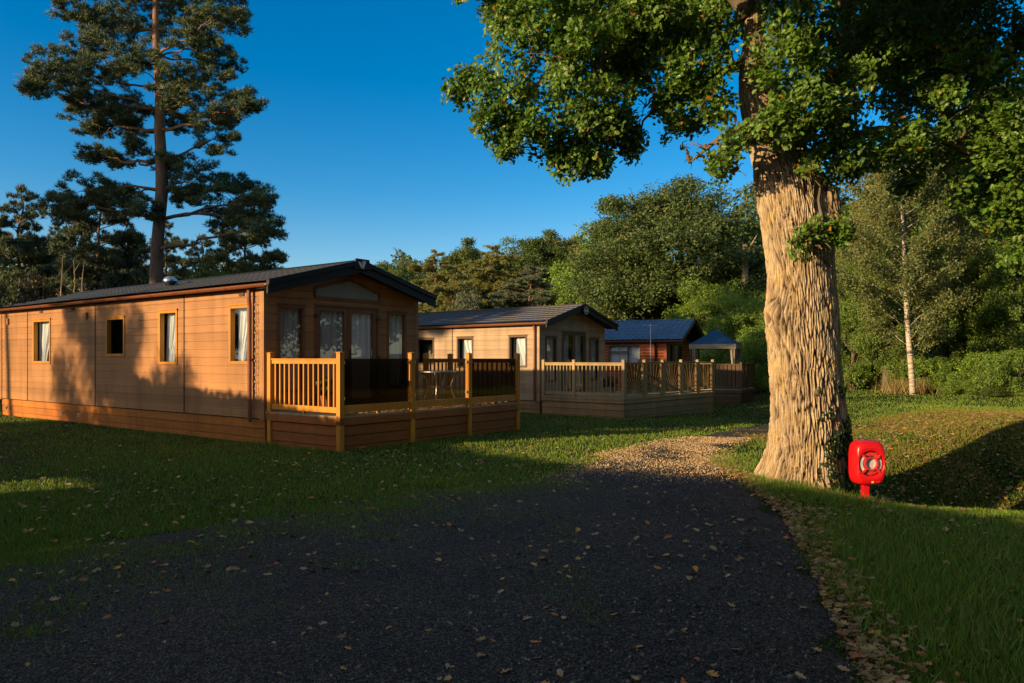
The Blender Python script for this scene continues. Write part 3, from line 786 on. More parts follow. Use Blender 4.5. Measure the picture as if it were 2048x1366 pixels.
D1 = empty('lodge_deck', (-2.93, 12.88, 0), A1, 'raised deck with orange balusters and smoked glass panels in front of the near lodge', 'deck', 'lodge decks')
deck(D1, 5.2, 2.1, .61, 1.60,
     [((.05, 2.0), (.05, .05), 'balusters', 13), ((.05, .05), (1.78, .05), 'smoked', 0), ((1.78, .05), (3.46, .05), 'tinted', 0), ((3.46, .05), (5.15, .05), 'smoked', 0),
      ((5.15, .05), (5.15, 2.05), 'balusters', 13), ((5.15, 2.05), (4.3, 2.05), 'balusters', 5)], 'honey', 'board', 'honey_dark', zg=-.1, nb=3)
D2 = empty('lodge_deck', (3.31, 22.3, Z2), A2, 'weathered plank deck with sunburst panels in front of the middle lodge', 'deck', 'lodge decks')
deck(D2, 6.1, 3.1, .62, 1.68,
     [((.05, 3.03), (.05, 1.84), 'balusters', 8), ((.05, 1.84), (.05, .05), 'balusters', 11)]+
     [((a, .05), (b, .05), 'sunburst', 0) for a, b in ((.05, 1.26), (1.26, 2.40), (2.40, 3.65), (3.65, 4.85), (4.85, 6.05))]+
     [((6.05, .05), (6.05, 3.05), 'balusters', 16)], 'larch_v', 'board', 'larch', zg=-.35, nb=4, over=.06, pz0=.622)
u3, v3 = Vector((math.cos(A3), math.sin(A3), 0)), Vector((-math.sin(A3), math.cos(A3), 0))
d3 = Vector((6.77, 33.25, Z3))-v3*3.25
D3 = empty('lodge_deck', d3, A3, 'dark timber deck with board panels below the blue gazebo', 'deck', 'lodge decks')
deck(D3, 2.9, 3.1, .60, 1.68, [((.05, 3.0), (.05, 1.5), 'board', 0), ((.05, 1.5), (.05, .05), 'board', 0), ((.05, .05), (1.45, .05), 'board', 0), ((1.45, .05), (2.85, .05), 'board', 0)],
     'dkwood', 'board', 'dkwood', zg=-.35, nb=4, over=.04, pz0=.602)

# ------------------------------------------------------------------ things on and beside the decks
def local(root, x, y, z):
    a = root.rotation_euler.z; c, s = math.cos(a), math.sin(a); o = root.location
    return (o.x+c*x-s*y, o.y+s*x+c*y, o.z+z)
TB = empty('patio_table', local(D1, 3.3, .72, .61), A1, 'round glass patio table with bowed metal legs behind the tinted glass panel', 'table')
mb = MB(); mb.lathe((0, 0, 0), [(.44, .700), (.46, .704), (.46, .722), (.44, .726)], 40); mb.build('tabletop', M['alu'], TB, smooth=False)
for k in range(4):
    t = math.pi/2*k+.5; c, s = math.cos(t), math.sin(t)
    mb = MB(); mb.tube([(c*r, s*r, z) for r, z in ((.40, .695), (.30, .58), (.25, .45), (.27, .30), (.33, .15), (.42, .012))], .014, 8); mb.build('leg', M['alu'], TB, smooth=True)
mb = MB(); mb.tube([(.26*math.cos(t), .26*math.sin(t), .40) for t in np.linspace(0, 2*math.pi, 25)], .009, 6, False); mb.build('brace_ring', M['alu'], TB)

def leafy(name, cen, rad, n, size, m, col, parent, tmpl=KITE, flat=1.0):
    d = rdir(n); rr = rng.random((n, 1))**.45
    c = d*rr*np.array(rad)+np.array(cen)
    V, F = leaf_cloud(c, d*.6+np.array([0, 0, .5])+.6*rdir(n), size*(.7+.6*rng.random(n)), tmpl)
    o = link(name, np_mesh(name, V, F, m), parent); o.color = (*col, 1); return o
PP = empty('potted_plant', local(D1, .95, 1.5, .61), 0, 'leafy plant in a terracotta pot behind the orange balusters', 'potted plant')
mb = MB(); mb.lathe((0, 0, 0), [(.10, 0.002), (.15, .24), (.17, .24), (.17, .28), (.14, .28), (.13, .25)], 20); mb.build('pot', M['terra'], PP)
leafy('foliage', (0, 0, .46), (.2, .2, .22), 260, .09, M['leaf'], (.05, .10, .025), PP)
P3 = empty('potted_plant', local(D2, .75, 1.0, .62), 0, 'dark bushy plant in a pot on the weathered plank deck', 'potted plant')
mb = MB(); mb.lathe((0, 0, 0), [(.12, 0.002), (.17, .25), (.18, .29), (.15, .29)], 16); mb.build('pot', M['grey'], P3)
leafy('foliage', (0, 0, .45), (.28, .28, .24), 300, .08, M['leaf'], (.03, .05, .02), P3)
# string of small lamps down the corner of the near lodge
mb = MB(); pts = []
for k in range(60):
    z = 2.75-k*.033; pts.append((-.05-.006*math.sin(k*1.1), .17+.010*math.sin(k*.45)+.004*math.sin(k*2.3), z))
FL = empty('fairy_light_string', local(L1, 0, 0, 0), A1, 'dark string of small unlit lamps hanging down the near lodge corner beside the downpipe', 'fairy lights')
mb.tube(pts, .0045, 5); mb.build('cable', M['black'], FL)
mb = MB()
for k in range(4, 58, 4):
    x, y, z = pts[k]; mb.lathe((x-.012, y+.02, z-.02), [(.004, 0), (.011, .008), (.011, .024), (.004, .034)], 8)
mb.build('lamp', M['pale'], FL)
# model ship in the dark window of lodge two
sx, sy, sz = local(L2, .16, 5.25, 1.61)
SH = empty('model_ship', (sx, sy, sz), A2+R(90), 'wooden model sailing ship standing inside the dark window of the middle lodge', 'model ship')
mb = MB(); hull = []
for i, t in enumerate(np.linspace(-.26, .26, 9)):
    w = .055*math.sqrt(max(.02, 1-(t/.27)**2)); s = .03*(t/.26)**2
    hull.append([(t, -w, .12+s), (t, -w*.6, .05), (t, w*.6, .05), (t, w, .12+s)])
mb.add([p for r in hull for p in r], [(i*4+j, i*4+j+1, i*4+j+5, i*4+j+4) for i in range(8) for j in range(3)]+[(i*4+3, i*4, i*4+4, i*4+7) for i in range(8)]+[(0, 1, 2, 3), (35, 34, 33, 32)])
mb.box(-.1, .1, -.02, .02, 0, .05); mb.build('hull', M['honey_dark'], SH)
mb = MB()
for x, h in ((-.16, .42), (0, .5), (.15, .42)): mb.tube([(x, 0, .1), (x, 0, h)], .005, 5)
mb.tube([(.22, 0, .15), (.36, 0, .24)], .005, 5); mb.build('mast', M['honey_dark'], SH)
mb = MB()
for x, h in ((-.16, .42), (0, .5), (.15, .42)):
    for z0, z1, w in ((.17, .28, .075), (.29, .37, .06), (.38, h-.02, .045)):
        if z1-z0 < .03: continue
        mb.prism([(x-w, -.012, z0), (x+w, -.012, z0), (x+w*.8, -.03, z1), (x-w*.8, -.03, z1)], (0, .004, 0))
mb.build('sail', M['beige'], SH)
# gazebo
AG = R(66)
ug, vg = Vector((math.cos(AG), math.sin(AG), 0)), Vector((-math.sin(AG), math.cos(AG), 0))
GZ = empty('gazebo', local(D3, .12, .34, .60), AG, 'blue topped canvas gazebo with tied pale curtains on the far dark deck', 'gazebo')
GS, ge, gp = 1.8, 1.92, 2.60
mb = MB(); e = .08; c = GS/2; ns = 8
for k, (a, b) in enumerate((((-e, -e), (GS+e, -e)), ((GS+e, -e), (GS+e, GS+e)), ((GS+e, GS+e), (-e, GS+e)), ((-e, GS+e), (-e, -e)))):
    vs = []
    for j in range(ns+1):
        t = j/ns
        for i in range(ns+1):
            s = i/ns; x = (a[0]+(b[0]-a[0])*s)*(1-t)+c*t; y = (a[1]+(b[1]-a[1])*s)*(1-t)+c*t
            vs.append((x, y, ge+(gp-ge)*(t*.9+.1*t*t)-.05*math.sin(math.pi*s)*math.sin(math.pi*min(1, t*1.0))*(1-t)))
    mb.add(vs, [(j*(ns+1)+i, j*(ns+1)+i+1, (j+1)*(ns+1)+i+1, (j+1)*(ns+1)+i) for j in range(ns) for i in range(ns)])
mb.build('canopy', M['blue_canvas'], GZ)
mb = MB()
for a, b in (((-e, -e), (GS+e, -e)), ((GS+e, -e), (GS+e, GS+e)), ((GS+e, GS+e), (-e, GS+e)), ((-e, GS+e), (-e, -e))):
    mb.beam((a[0], a[1], ge-.105), (b[0], b[1], ge-.105), .012, .20)
mb.build('valance', M['beige'], GZ)
for x in (0, GS):
    for y in (0, GS):
        mb = MB(); mb.beam((x, y, 0), (x, y, ge-.02), .055, .055, (0, 1, 0)); mb.build('post', M['black'], GZ)
        if (x, y) == (GS, GS): continue
        mb = MB(); pr = [(.22, ge-.2), (.20, 1.55), (.15, 1.25), (.10, 1.02), (.06, .92), (.10, .8), (.14, .5), (.16, .05)]
        vs = []; nn = 28
        for r_, z in pr:
            for k in range(nn):
                t = 2*math.pi*k/nn; q = r_*(1+.22*math.sin(7*t)); vs.append((x+(.12 if x == 0 else -.05)+q*math.cos(t), y+(.05 if y == 0 else -.1)+q*.55*math.sin(t), z))
        mb.add(vs, [(i*nn+k, i*nn+(k+1) % nn, (i+1)*nn+(k+1) % nn, (i+1)*nn+k) for i in range(len(pr)-1) for k in range(nn)])
        mb.build('curtain', M['beige'], GZ, smooth=True)
# aerial pole beside lodge three
AE = empty('aerial_pole', (6.08, 33.2, g1(6.08, 33.2)), 0, 'thin grey aerial pole standing beside the red log lodge', 'aerial')
mb = MB(); mb.tube([(0, 0, -.1), (0, 0, 3.45)], .022, 8); mb.build('pole', M['pale'], AE)
mb = MB(); mb.tube([(-.35, -.05, 3.36), (.35, .05, 3.36)], .01, 6)
for k in range(6): x = -.3+k*.12; mb.tube([(x, x*.14-.14, 3.37), (x, x*.14+.14, 3.37)], .006, 5)
mb.build('antenna', M['pale'], AE)

# ------------------------------------------------------------------ life ring housing
hx, hy = 4.34, 9.25
LB = empty('lifebuoy_housing', (hx, hy, g1(hx, hy)), R(1), 'bright red plastic lifebuoy housing on a short red post beside the big oak', 'lifebuoy housing')
zc0 = EYE-(925-717)*hy/1513-g1(hx, hy)          # middle of the housing above the ground
def sup(t, a, b, e=4.2):
    c, s = math.cos(t), math.sin(t)
    return a*math.copysign(abs(c)**(2/e), c), b*math.copysign(abs(s)**(2/e), s)
NB = 64; LS = .90; hw, hh = .190, .272
mb = MB(); rings = []
for y, sc_ in ((.11, .90), (.098, .97), (.07, 1.0), (.03, 1.0), (-.03, .985), (-.075, .955), (-.10, .91), (-.112, .86)):
    rings.append([(lambda q: (q[0], y, q[1]))(sup(2*math.pi*k/NB, hw*sc_-(1-sc_)*.03, hh*sc_)) for k in range(NB)])
def circ(r, y): return [(r*math.cos(2*math.pi*k/NB), y, r*math.sin(2*math.pi*k/NB)) for k in range(NB)]
rings += [circ(.182*LS, -.118), circ(.170*LS, -.112), circ(.166*LS, -.055)]
mb.add([p for r in rings for p in r], [(i*NB+k, (i+1)*NB+k, (i+1)*NB+(k+1) % NB, i*NB+(k+1) % NB) for i in range(len(rings)-1) for k in range(NB)])
mb.f.append(tuple(range(NB))); mb.build('housing', M['red'], LB, smooth=True, loc=(0, 0, zc0))
mb = MB(); disc(mb, 0, 0, -.056, 0, .168*LS, 48); mb.build('recess', M['grey'], LB, loc=(0, 0, zc0))
def sector(mb, r0, r1, a0, a1, y0, y1, n=14):
    for k in range(n):
        a, b = a0+(a1-a0)*k/n, a0+(a1-a0)*(k+1)/n
        pts = [(r*LS*math.cos(t), y0, r*LS*math.sin(t)) for r, t in ((r0, a), (r1, a), (r1, b), (r0, b))]
        mb.prism(pts, (0, y1-y0, 0))
D_ = math.radians
rg = MB(); wg = MB()
for a0, a1, tgt in ((48, 132, rg), (228, 312, rg), (138, 222, wg), (-42, 42, wg)): sector(tgt, .104, .152, D_(a0), D_(a1), -.098, -.056)
ring = rg.build('ring', M['ringred'], LB, loc=(0, 0, zc0), bevel=.006)
wg.build('ring_band', M['pale'], ring, bevel=.006)
mb = MB(); sector(mb, .076, .094, 0, 2*math.pi, -.118, -.056, 40)
for a in (45, 135, 225, 315):
    c, s = math.cos(D_(a)), math.sin(D_(a)); mb.beam((c*.083, -.112, s*.083), (c*.150, -.112, s*.150), .02, .022, (0, 1, 0))
mb.build('cover_ring', M['ringred'], LB, loc=(0, 0, zc0))
mb = MB(); disc(mb, 0, 0, -.085, 0, .077*LS, 32); lab = mb.build('label_disc', M['pale'], LB, loc=(0, 0, zc0))
mb = MB(); mb.box(-.03, .025, -.0885, -.086, -.052, -.046)
for k, (w, z) in enumerate(((.035, .034), (.045, .018), (.045, .004), (.04, -.012), (.03, -.028))): mb.box(-w, w*.8, -.0875, -.086, z-.0016, z+.0016)
mb.build('label_print', M['grey'], lab)
mb = MB(); mb.box(-.0, .026, -.1175, -.105, -.232, -.210); stk = mb.build('sticker', M['yellow'], LB, loc=(0, 0, zc0))
mb = MB()
for x in (.06, .078, .094): mb.box(x, x+.006, -.1175, -.105, -.228, -.212)
mb.build('embossed_mark', M['ringred'], LB, loc=(0, 0, zc0))
mb = MB(); mb.box(-.045, .035, .0, .07, -.35, zc0-.2); mb.build('post', M['red'], LB, bevel=.008)

# ------------------------------------------------------------------ trees
def px(x, y, Yd):
    return np.array([(x-1024)*Yd/1513, Yd, EYE-(y-717)*Yd/1513])
def curve(a, b, sag=0.0, n=6, wob=.0, g=rnd):
    a, b = Vector(a), Vector(b); out = []; L = (b-a).length
    for i in range(n+1):
        t = i/n; p = a.lerp(b, t); p.z += sag*math.sin(math.pi*t)
        if 0 < i < n and wob: p += Vector((g.gauss(0, 1), g.gauss(0, 1), g.gauss(0, .6)))*wob*L
        out.append(p)
    return out

# ---- the big oak: trunk with furrowed bark
OY = 10.0
prof = [(975, 1519, 1704), (955, 1523, 1702), (930, 1529, 1699), (900, 1534, 1696), (850, 1537, 1693), (800, 1538, 1690), (740, 1535, 1684), (690, 1532, 1681), (650, 1530, 1680), (600, 1532, 1677),
        (560, 1533, 1674), (520, 1529, 1671), (480, 1523, 1669), (440, 1518, 1672), (410, 1514, 1672), (380, 1509, 1664), (350, 1506, 1645), (320, 1501, 1624), (280, 1490, 1604), (240, 1481, 1586),
        (200, 1474, 1566), (150, 1472, 1548), (100, 1478, 1540), (40, 1484, 1536), (-60, 1490, 1532), (-200, 1500, 1530)]
pz = np.array([EYE-(y-717)*OY/1513 for y, _, _ in prof]); pc = np.array([((a+b)/2-1024)*OY/1513 for _, a, b in prof]); pr_ = np.array([(b-a)/2*OY/1513 for _, a, b in prof])
NT, NZ = 420, 820
zt = np.linspace(pz[0]-.25, pz[-1], NZ); th = np.linspace(0, 2*np.pi, NT, endpoint=False)
cx = np.interp(zt, pz, pc); rr = np.interp(zt, pz, pr_)
k_ = np.ones(15)/15
def smooth(a): return np.convolve(np.pad(a, 7, 'edge'), k_, 'valid')
cx, rr = smooth(cx), smooth(rr)-.05
TH, ZT = np.meshgrid(th, zt)
# furrows: stretched cells with a wavy course
NC = 92
u = TH/(2*np.pi)*NC + 2.2*(fbm(TH/(2*np.pi)*8, ZT*1.1, 3)-.44)*2; v = ZT*3.3+1.5*fbm(TH/(2*np.pi)*14, ZT*1.8, 3)
def cells(u, v, per):
    f1 = np.full(u.shape, 9.); f2 = np.full(u.shape, 9.)
    ui, vi = np.floor(u).astype(int), np.floor(v).astype(int)
    for dj in (-1, 0, 1):
        for di in (-1, 0, 1):
            ci = (ui+di) % per; cj = (vi+dj) % 256
            jx = _LAT[ci, cj]; jy = _LAT[(ci+97) % 256, cj]
            d = np.hypot(ui+di+jx-u, (vi+dj+jy-v)*.6)
            f2 = np.minimum(f2, np.maximum(f1, d)); f1 = np.minimum(f1, d)
    return f2-f1
fur = np.clip((cells(u, v, NC)-.03)/.27, 0, 1)**.8
fine = .6*fbm(TH/(2*np.pi)*160, ZT*14, 3)+.4*np.clip(cells(u*2.3+.8*fbm(u*.5, v*2), v*2.6, 256)/.5, 0, 1)
low = fbm(TH/(2*np.pi)*6, ZT*.9, 2)-.4
fur = fur*(.70+.30*np.clip((fbm(TH/(2*np.pi)*40, ZT*7+9, 3)-.30)*6, 0, 1)); disp = .046*fur+.022*(fine-.44)+.07*low-.025
rad = rr[:, None]+disp*np.clip(rr[:, None]/.5, .35, 1)
def lump(a0, z0, wa, wz, h):
    da = (TH-a0+np.pi) % (2*np.pi)-np.pi
    return h*np.exp(-(da/wa)**2-((ZT-z0)/wz)**2)
tl = math.radians(205)
rad = rad+lump(tl, 2.12, .26, .19, .17)-lump(tl-.04, 2.10, .085, .085, .15)+lump(tl-.25, 2.3, .2, .12, .05)            # burl with its scar
rad = rad+lump(math.radians(335), 3.66, .45, .26, .06)+lump(math.radians(300), 3.35, .7, .13, .07)-lump(math.radians(300), 3.62, .30, .17, .24)-lump(math.radians(268), 3.72, .22, .10, .08)
rad = rad-lump(math.radians(255), 1.15, .05, .35, .035)
for a0, h in ((-2.6, .10), (-1.5, .12), (-.6, .14), (.6, .12), (1.8, .12), (2.7, .1)):                                     # root flare
    da = (TH-a0+np.pi) % (2*np.pi)-np.pi
    rad = rad+h*np.exp(-(da/.3)**2)*1.5*np.exp(-np.clip(ZT-pz[0]-.05, -.1, 9)/.30)
V = np.stack([cx[:, None]+rad*np.cos(TH), OY+rad*np.sin(TH), ZT], -1)
i0 = (np.arange(NZ-1)[:, None]*NT+np.arange(NT)[None]).ravel(); i1 = (np.arange(NZ-1)[:, None]*NT+(np.arange(NT)[None]+1) % NT).ravel()
m, n, l, p = mat('oak_bark')
at = N(n, "ShaderNodeAttribute", attribute_name='furrow')
no = N(n, "ShaderNodeTexNoise", Scale=2.2, Detail=6.0); tc = n.new("ShaderNodeTexCoord"); l.new(tc.outputs['Object'], no.inputs['Vector'])
n2 = N(n, "ShaderNodeTexNoise", Scale=38.0, Detail=8.0, Roughness=.7); l.new(tc.outputs['Object'], n2.inputs['Vector'])
r1 = ramp(n, [(.08, (.030, .020, .013)), (.36, (.24, .17, .11)), (1., (.52, .40, .26))]); l.new(at.outputs['Fac'], r1.inputs[0])
r2 = ramp(n, [(.35, (.85, .78, .66)), (.5, (1, 1, 1)), (.70, (1.0, .94, .66))]); l.new(no.outputs[0], r2.inputs[0])
r3 = ramp(n, [(.3, (.72, .72, .72)), (.7, (1.18, 1.18, 1.18))]); l.new(n2.outputs[0], r3.inputs[0])
l.new(mixc(n, l, 1.0, mixc(n, l, 1.0, r1.outputs[0], r2.outputs[0], 'MULTIPLY'), r3.outputs[0], 'MULTIPLY'), p.inputs['Base Color'])
p.inputs['Roughness'].default_value = .95; p.inputs['Specular IOR Level'].default_value = .1
bump(n, l, p, n2.outputs[0], .7, .012)
M['oak_bark'] = m
OB = (float(pc[3]), OY, g1(pc[3], OY))
OAK = empty('oak_tree', OB, 0, 'massive old oak with a deeply furrowed sunlit trunk and broad green crown beside the gravel', 'tree')
me = np_mesh('trunk', V-np.array(OB), np.stack([i0, i1, i1+NT, i0+NT], 1), M['oak_bark'], True)
a_ = me.attributes.new('furrow', 'FLOAT', 'POINT'); a_.data.foreach_set('value', np.clip(fur*.82+(fine-.2)*.35, 0, 1).astype(np.float32).ravel())
link('trunk', me, OAK)

# crown: blobs of leaf sprays (picture x, y, radius and depth of each)
blobs = [(1040,40,70,10.2),(1110,25,80,9.6),(1190,20,80,10.4),(1280,30,75,9.4),(1005,15,45,10.6),(1060,110,72,9.8),(968,150,46,10.1),(926,182,34,10.3),(985,215,52,9.9),(1050,195,72,10.4),
 (1130,120,82,9.5),(1205,105,82,10.3),(1130,215,76,9.9),(1003,270,34,10.0),(1022,292,24,10.2),(1062,262,42,9.7),(1110,288,50,10.1),(1140,328,28,9.9),(1190,285,55,10.2),(1188,330,24,10.0),
 (1212,215,62,9.6),(1250,265,38,10.0),(1272,290,22,10.2),(1275,150,60,10.4),(1272,80,72,9.8),
 (1345,60,72,10.1),(1335,130,56,9.6),(1318,195,34,10.0),(1290,215,28,10.3),(1370,190,46,9.8),(1402,240,42,10.1),(1345,250,22,9.9),(1362,300,24,10.0),(1410,300,42,9.7),(1422,340,32,9.9),(1468,345,34,9.4),
 (1452,295,46,9.3),(1410,140,48,9.6),(1415,60,55,9.9),(1515,285,36,9.1),(1382,325,18,10.0),(1430,190,40,9.5),
 (1600,40,82,9.3),(1565,120,60,9.0),(1640,130,82,9.3),(1605,205,58,9.0),(1560,250,38,9.0),(1640,255,58,9.2),(1700,200,82,9.6),(1700,285,50,9.7),(1665,322,34,9.4),(1625,342,34,9.2),(1700,345,26,9.6),
 (1780,60,92,9.5),(1800,180,92,9.9),(1780,280,62,9.5),(1860,300,70,10.0),(1880,120,92,9.6),(1960,60,92,9.9),(1960,200,92,9.5),(1950,320,80,9.9),(2050,120,92,9.8),(2040,260,92,9.6),(2035,380,80,9.9),
 (1980,400,60,10.1),(1900,370,40,10.0),(2050,470,62,10.1),(1820,370,30,10.2),(1740,20,80,10.8),(1850,210,90,11.2),(1990,300,90,11.6),(1700,90,90,11.0),(1940,20,90,11.2),
 (1605,478,22,9.2),(1642,488,26,9.25),(1668,470,22,9.35),(1625,462,14,9.3)]
sp_c, sp_r = [], []
limbs = MB(); Vo = lambda q: Vector(q)-Vector(OB)
def trunk_at(z): return np.array([np.interp(z, zt, cx), OY, z])
for bx, by, br, bY in blobs:
    c = px(bx, by, bY); r = br*bY/1513
    ns = int(8+ 135*r*r)
    d = rdir(ns)*(rng.random((ns, 1))**.36)*r*np.array([1, 1.15, .92])
    sp_c.append(c+d); sp_r.append(np.full(ns, .13))
for _ in range(46):                                                               # the part of the crown above and behind
    c = np.array([rng.uniform(-.6, 9.5), rng.uniform(8.2, 14.5), rng.uniform(6.9, 12.5)])
    w = 1-((c[0]-4.2)/5.6)**2-((c[2]-6.9)/7.)**2
    if w < 0: continue
    ns = 70; r = rng.uniform(.6, 1.1)
    sp_c.append(c+rdir(ns)*(rng.random((ns, 1))**.4)*r); sp_r.append(np.full(ns, .2))
for _ in range(20):                                                               # unseen near side above the picture, added to shade the right-hand crown
    c = np.array([rng.uniform(1.7, 4.4), rng.uniform(6.8, 8.1), 0]); c[2] = rng.uniform(1.6, 4.0)+.477*c[1]+EYE-.6
    sp_c.append(c+rdir(90)*(rng.random((90, 1))**.4)*.7); sp_r.append(np.full(90, .2))
sp_c, sp_r = np.concatenate(sp_c), np.concatenate(sp_r)
keep = fbm(sp_c[:, 0]*2.6+20, sp_c[:, 2]*2.6+40+sp_c[:, 1]*.9, 2) > .27                    # gaps
sp_c, sp_r = sp_c[keep], sp_r[keep]
LPS = 40
sn = nrm(np.array([-.42, -.40, .38])+.6*rdir(len(sp_c)))                             # each spray is a loose fan, tipped to face the sun
t1 = nrm(np.cross(sn, rdir(len(sp_c)))); t2 = np.cross(sn, t1)
an = rng.random((len(sp_c), LPS))*2*np.pi; ra = np.sqrt(rng.random((len(sp_c), LPS)))*sp_r[:, None]*1.35
lc = sp_c[:, None]+t1[:, None]*(np.cos(an)*ra)[..., None]+t2[:, None]*(np.sin(an)*ra)[..., None]+sn[:, None]*(rng.normal(size=an.shape)*.035)[..., None]
ln = nrm(sn[:, None]+.75*rdir(an.size).reshape(*an.shape, 3))
V, F = leaf_cloud(lc.reshape(-1, 3)-np.array(OB), ln.reshape(-1, 3), (.048+.036*rng.random(an.size))*np.repeat(np.where(sp_r > .15, 1.9, 1.0), LPS), OAKLEAF)
cr = link('crown', np_mesh('crown', V, F, M['leaf_oak']), OAK); cr.color = (.105, .195, .024, 1)
# limbs and twigs
def limb(pts, r0, r1, n=9):
    P = [Vo(px(*q)) for q in pts]; out = []
    for i in range(len(P)-1):
        for k in range(4):
            t = k/4; a, b, c_, d_ = P[max(i-1, 0)], P[i], P[i+1], P[min(i+2, len(P)-1)]
            out.append(.5*((2*b)+(c_-a)*t+(2*a-5*b+4*c_-d_)*t*t+(3*b-a-3*c_+d_)*t**3))
    out.append(P[-1]); K = len(out)
    limbs.tube(out, [r0+(r1-r0)*(i/(K-1))**.8 for i in range(K)], n); return out
L_ = [limb([(1500, 30, 10), (1440, -40, 10.1), (1340, -20, 10.1), (1250, 20, 10.0), (1180, 60, 10.0), (1120, 130, 10.0), (1050, 190, 10.1)], .15, .03),
      limb([(1250, 20, 10.0), (1215, 90, 9.9), (1190, 190, 10.0), (1170, 290, 10.0)], .07, .015),
      limb([(1500, 120, 10), (1430, 150, 9.8), (1370, 180, 9.8), (1320, 200, 10)], .07, .015),
      limb([(1500, 250, 9.9), (1450, 270, 9.6), (1410, 300, 9.7), (1380, 325, 9.9)], .05, .01),
      limb([(1560, 230, 10.1), (1640, 170, 10.1), (1740, 120, 10.1), (1860, 110, 10), (1990, 60, 10)], .17, .05),
      limb([(1600, 320, 10.1), (1680, 290, 9.9), (1760, 260, 9.8), (1880, 280, 9.9), (1990, 330, 9.9)], .10, .03),
      limb([(1575, 290, 10.05), (1625, 240, 10.15), (1675, 180, 10.3), (1690, 60, 10.5), (1680, -60, 10.6)], .14, .07),
      limb([(1640, 470, 9.5), (1650, 455, 9.35)], .03, .01)]
P = [q for L in L_ for q in L]
for bx, by, br, bY in blobs:
    c = Vo(px(bx, by, bY)); q = min(P, key=lambda k: (k-c).length)
    limbs.tube(curve(q, c, .08, 5, .05), [.028, .024, .02, .016, .012, .008], 5)
    for _ in range(4): limbs.tube(curve(c, c+Vector(tuple(rdir(1)[0]))*br*bY/1513*.9, .04, 4, .06), [.011, .009, .007, .005, .003], 4)
limbs.build('branch', M['bark'], OAK, smooth=True)
# ivy on the shaded foot of the trunk
n_ = 5200
a0 = np.clip(rng.normal(-.72, .42, n_), -1.7, .5); z0 = pz[0]+rng.random(n_)**1.6*1.35
keep = fbm(a0*5+9, z0*4.0+5, 2) > .20+.15*(z0-pz[0]); a0, z0 = a0[keep], z0[keep]
r0 = np.interp(z0, zt, rr)+.035+.05*rng.random(len(z0)); ri = rad[np.clip(np.searchsorted(zt, z0), 0, NZ-1), ((a0 % (2*np.pi))/(2*np.pi)*NT).astype(int) % NT]
r0 = ri+.008+.035*rng.random(len(z0))
c = np.stack([np.interp(z0, zt, cx)+r0*np.cos(a0), OY+r0*np.sin(a0), z0], -1)
V, F = leaf_cloud(c, np.stack([np.cos(a0), np.sin(a0), 0*a0+.4], -1)+.5*rdir(len(a0)), .035+.03*rng.random(len(a0)), KITE)
iv = link('ivy', np_mesh('ivy', V, F, M['ivy'])); iv.color = (.018, .045, .012, 1)
tag(iv, 'dark ivy climbing the lower right side of the big oak trunk', 'ivy')

# ---- generic trees.  every prototype: (trunk mesh, crown mesh), unit = metres
def decid(seed, H, Rr, hb, ncl, nlf, leaf, tr, squash=.75, core=.5, top=1.0, m='leaf', bark='bark', droop=0):
    g = np.random.default_rng(seed); gr = random.Random(seed)
    mb = MB(); tp = [Vector((gr.gauss(0, .02)*H*i/7, gr.gauss(0, .02)*H*i/7, H*.9*i/7-.3*(i == 0))) for i in range(8)]
    mb.tube(tp, [tr*(1-.88*(i/7)**.9) for i in range(8)], 9)
    cs, rs = [], []
    zc, hz = (hb+H)/2, (H-hb)/2
    for k_cl in range(ncl):
        d = g.normal(size=3); d /= np.linalg.norm(d); f = core+(1-core)*g.random()
        z = zc+d[2]*hz*f; w = Rr*f*(1-(1-top)*max(0, (z-zc)/hz))
        lo = sstep(0, .35, np.array((z-hb)/(H-hb)+.12))
        if k_cl % 5 == 0: w *= 1.2; z = zc+(z-zc)*1.06
        cs.append((d[0]*w*(.45+.55*float(lo)), d[1]*w*(.45+.55*float(lo)), z)); rs.append(Rr*(gr.uniform(.13, .2) if k_cl % 5 == 0 else gr.uniform(.2, .38)))
    C = []; Nn = []
    per = nlf//ncl
    for c, r in zip(cs, rs):
        q = min(tp, key=lambda k: abs(k.z-max(hb*.6, c[2]-Rr*.5)))
        mb.tube(curve(q, c, .05*Rr, 4, .04, gr), [tr*.28, tr*.2, tr*.14, tr*.09, tr*.04], 5)
        ns = max(4, per//9); d = nrm(g.normal(size=(ns, 3))); rd = (.45+.6*g.random((ns, 1))**.6)
        s = np.array(c)+d*rd*r*np.array([1, 1, squash])
        sn = nrm(d*.5+np.array([0, 0, .22])+.6*nrm(g.normal(size=(ns, 3))))
        lc = np.repeat(s, 9, 0)+g.normal(size=(ns*9, 3))*leaf*.95
        if droop: lc[:, 2] -= droop*g.random(ns*9)
        C.append(lc); Nn.append(np.repeat(sn, 9, 0)+.55*nrm(g.normal(size=(ns*9, 3))))
    C, Nn = np.concatenate(C), np.concatenate(Nn)
    V, F = leaf_cloud(C, Nn, leaf*(.7+.7*g.random(len(C))), KITE, g)
    return mb.mesh('trunk', M[bark], True), np_mesh('crown', V, F, M[m])
def tufts(C, L, W, g, per=7, up=.5, out=None):
    c = np.repeat(C, per, 0); d = nrm(g.normal(size=(len(c), 3)))+np.array([0, 0, up])
    if out is not None: d = d+np.repeat(out, per, 0)*.7
    return blades(c, d, L*(.7+.6*g.random(len(c))), W, g)
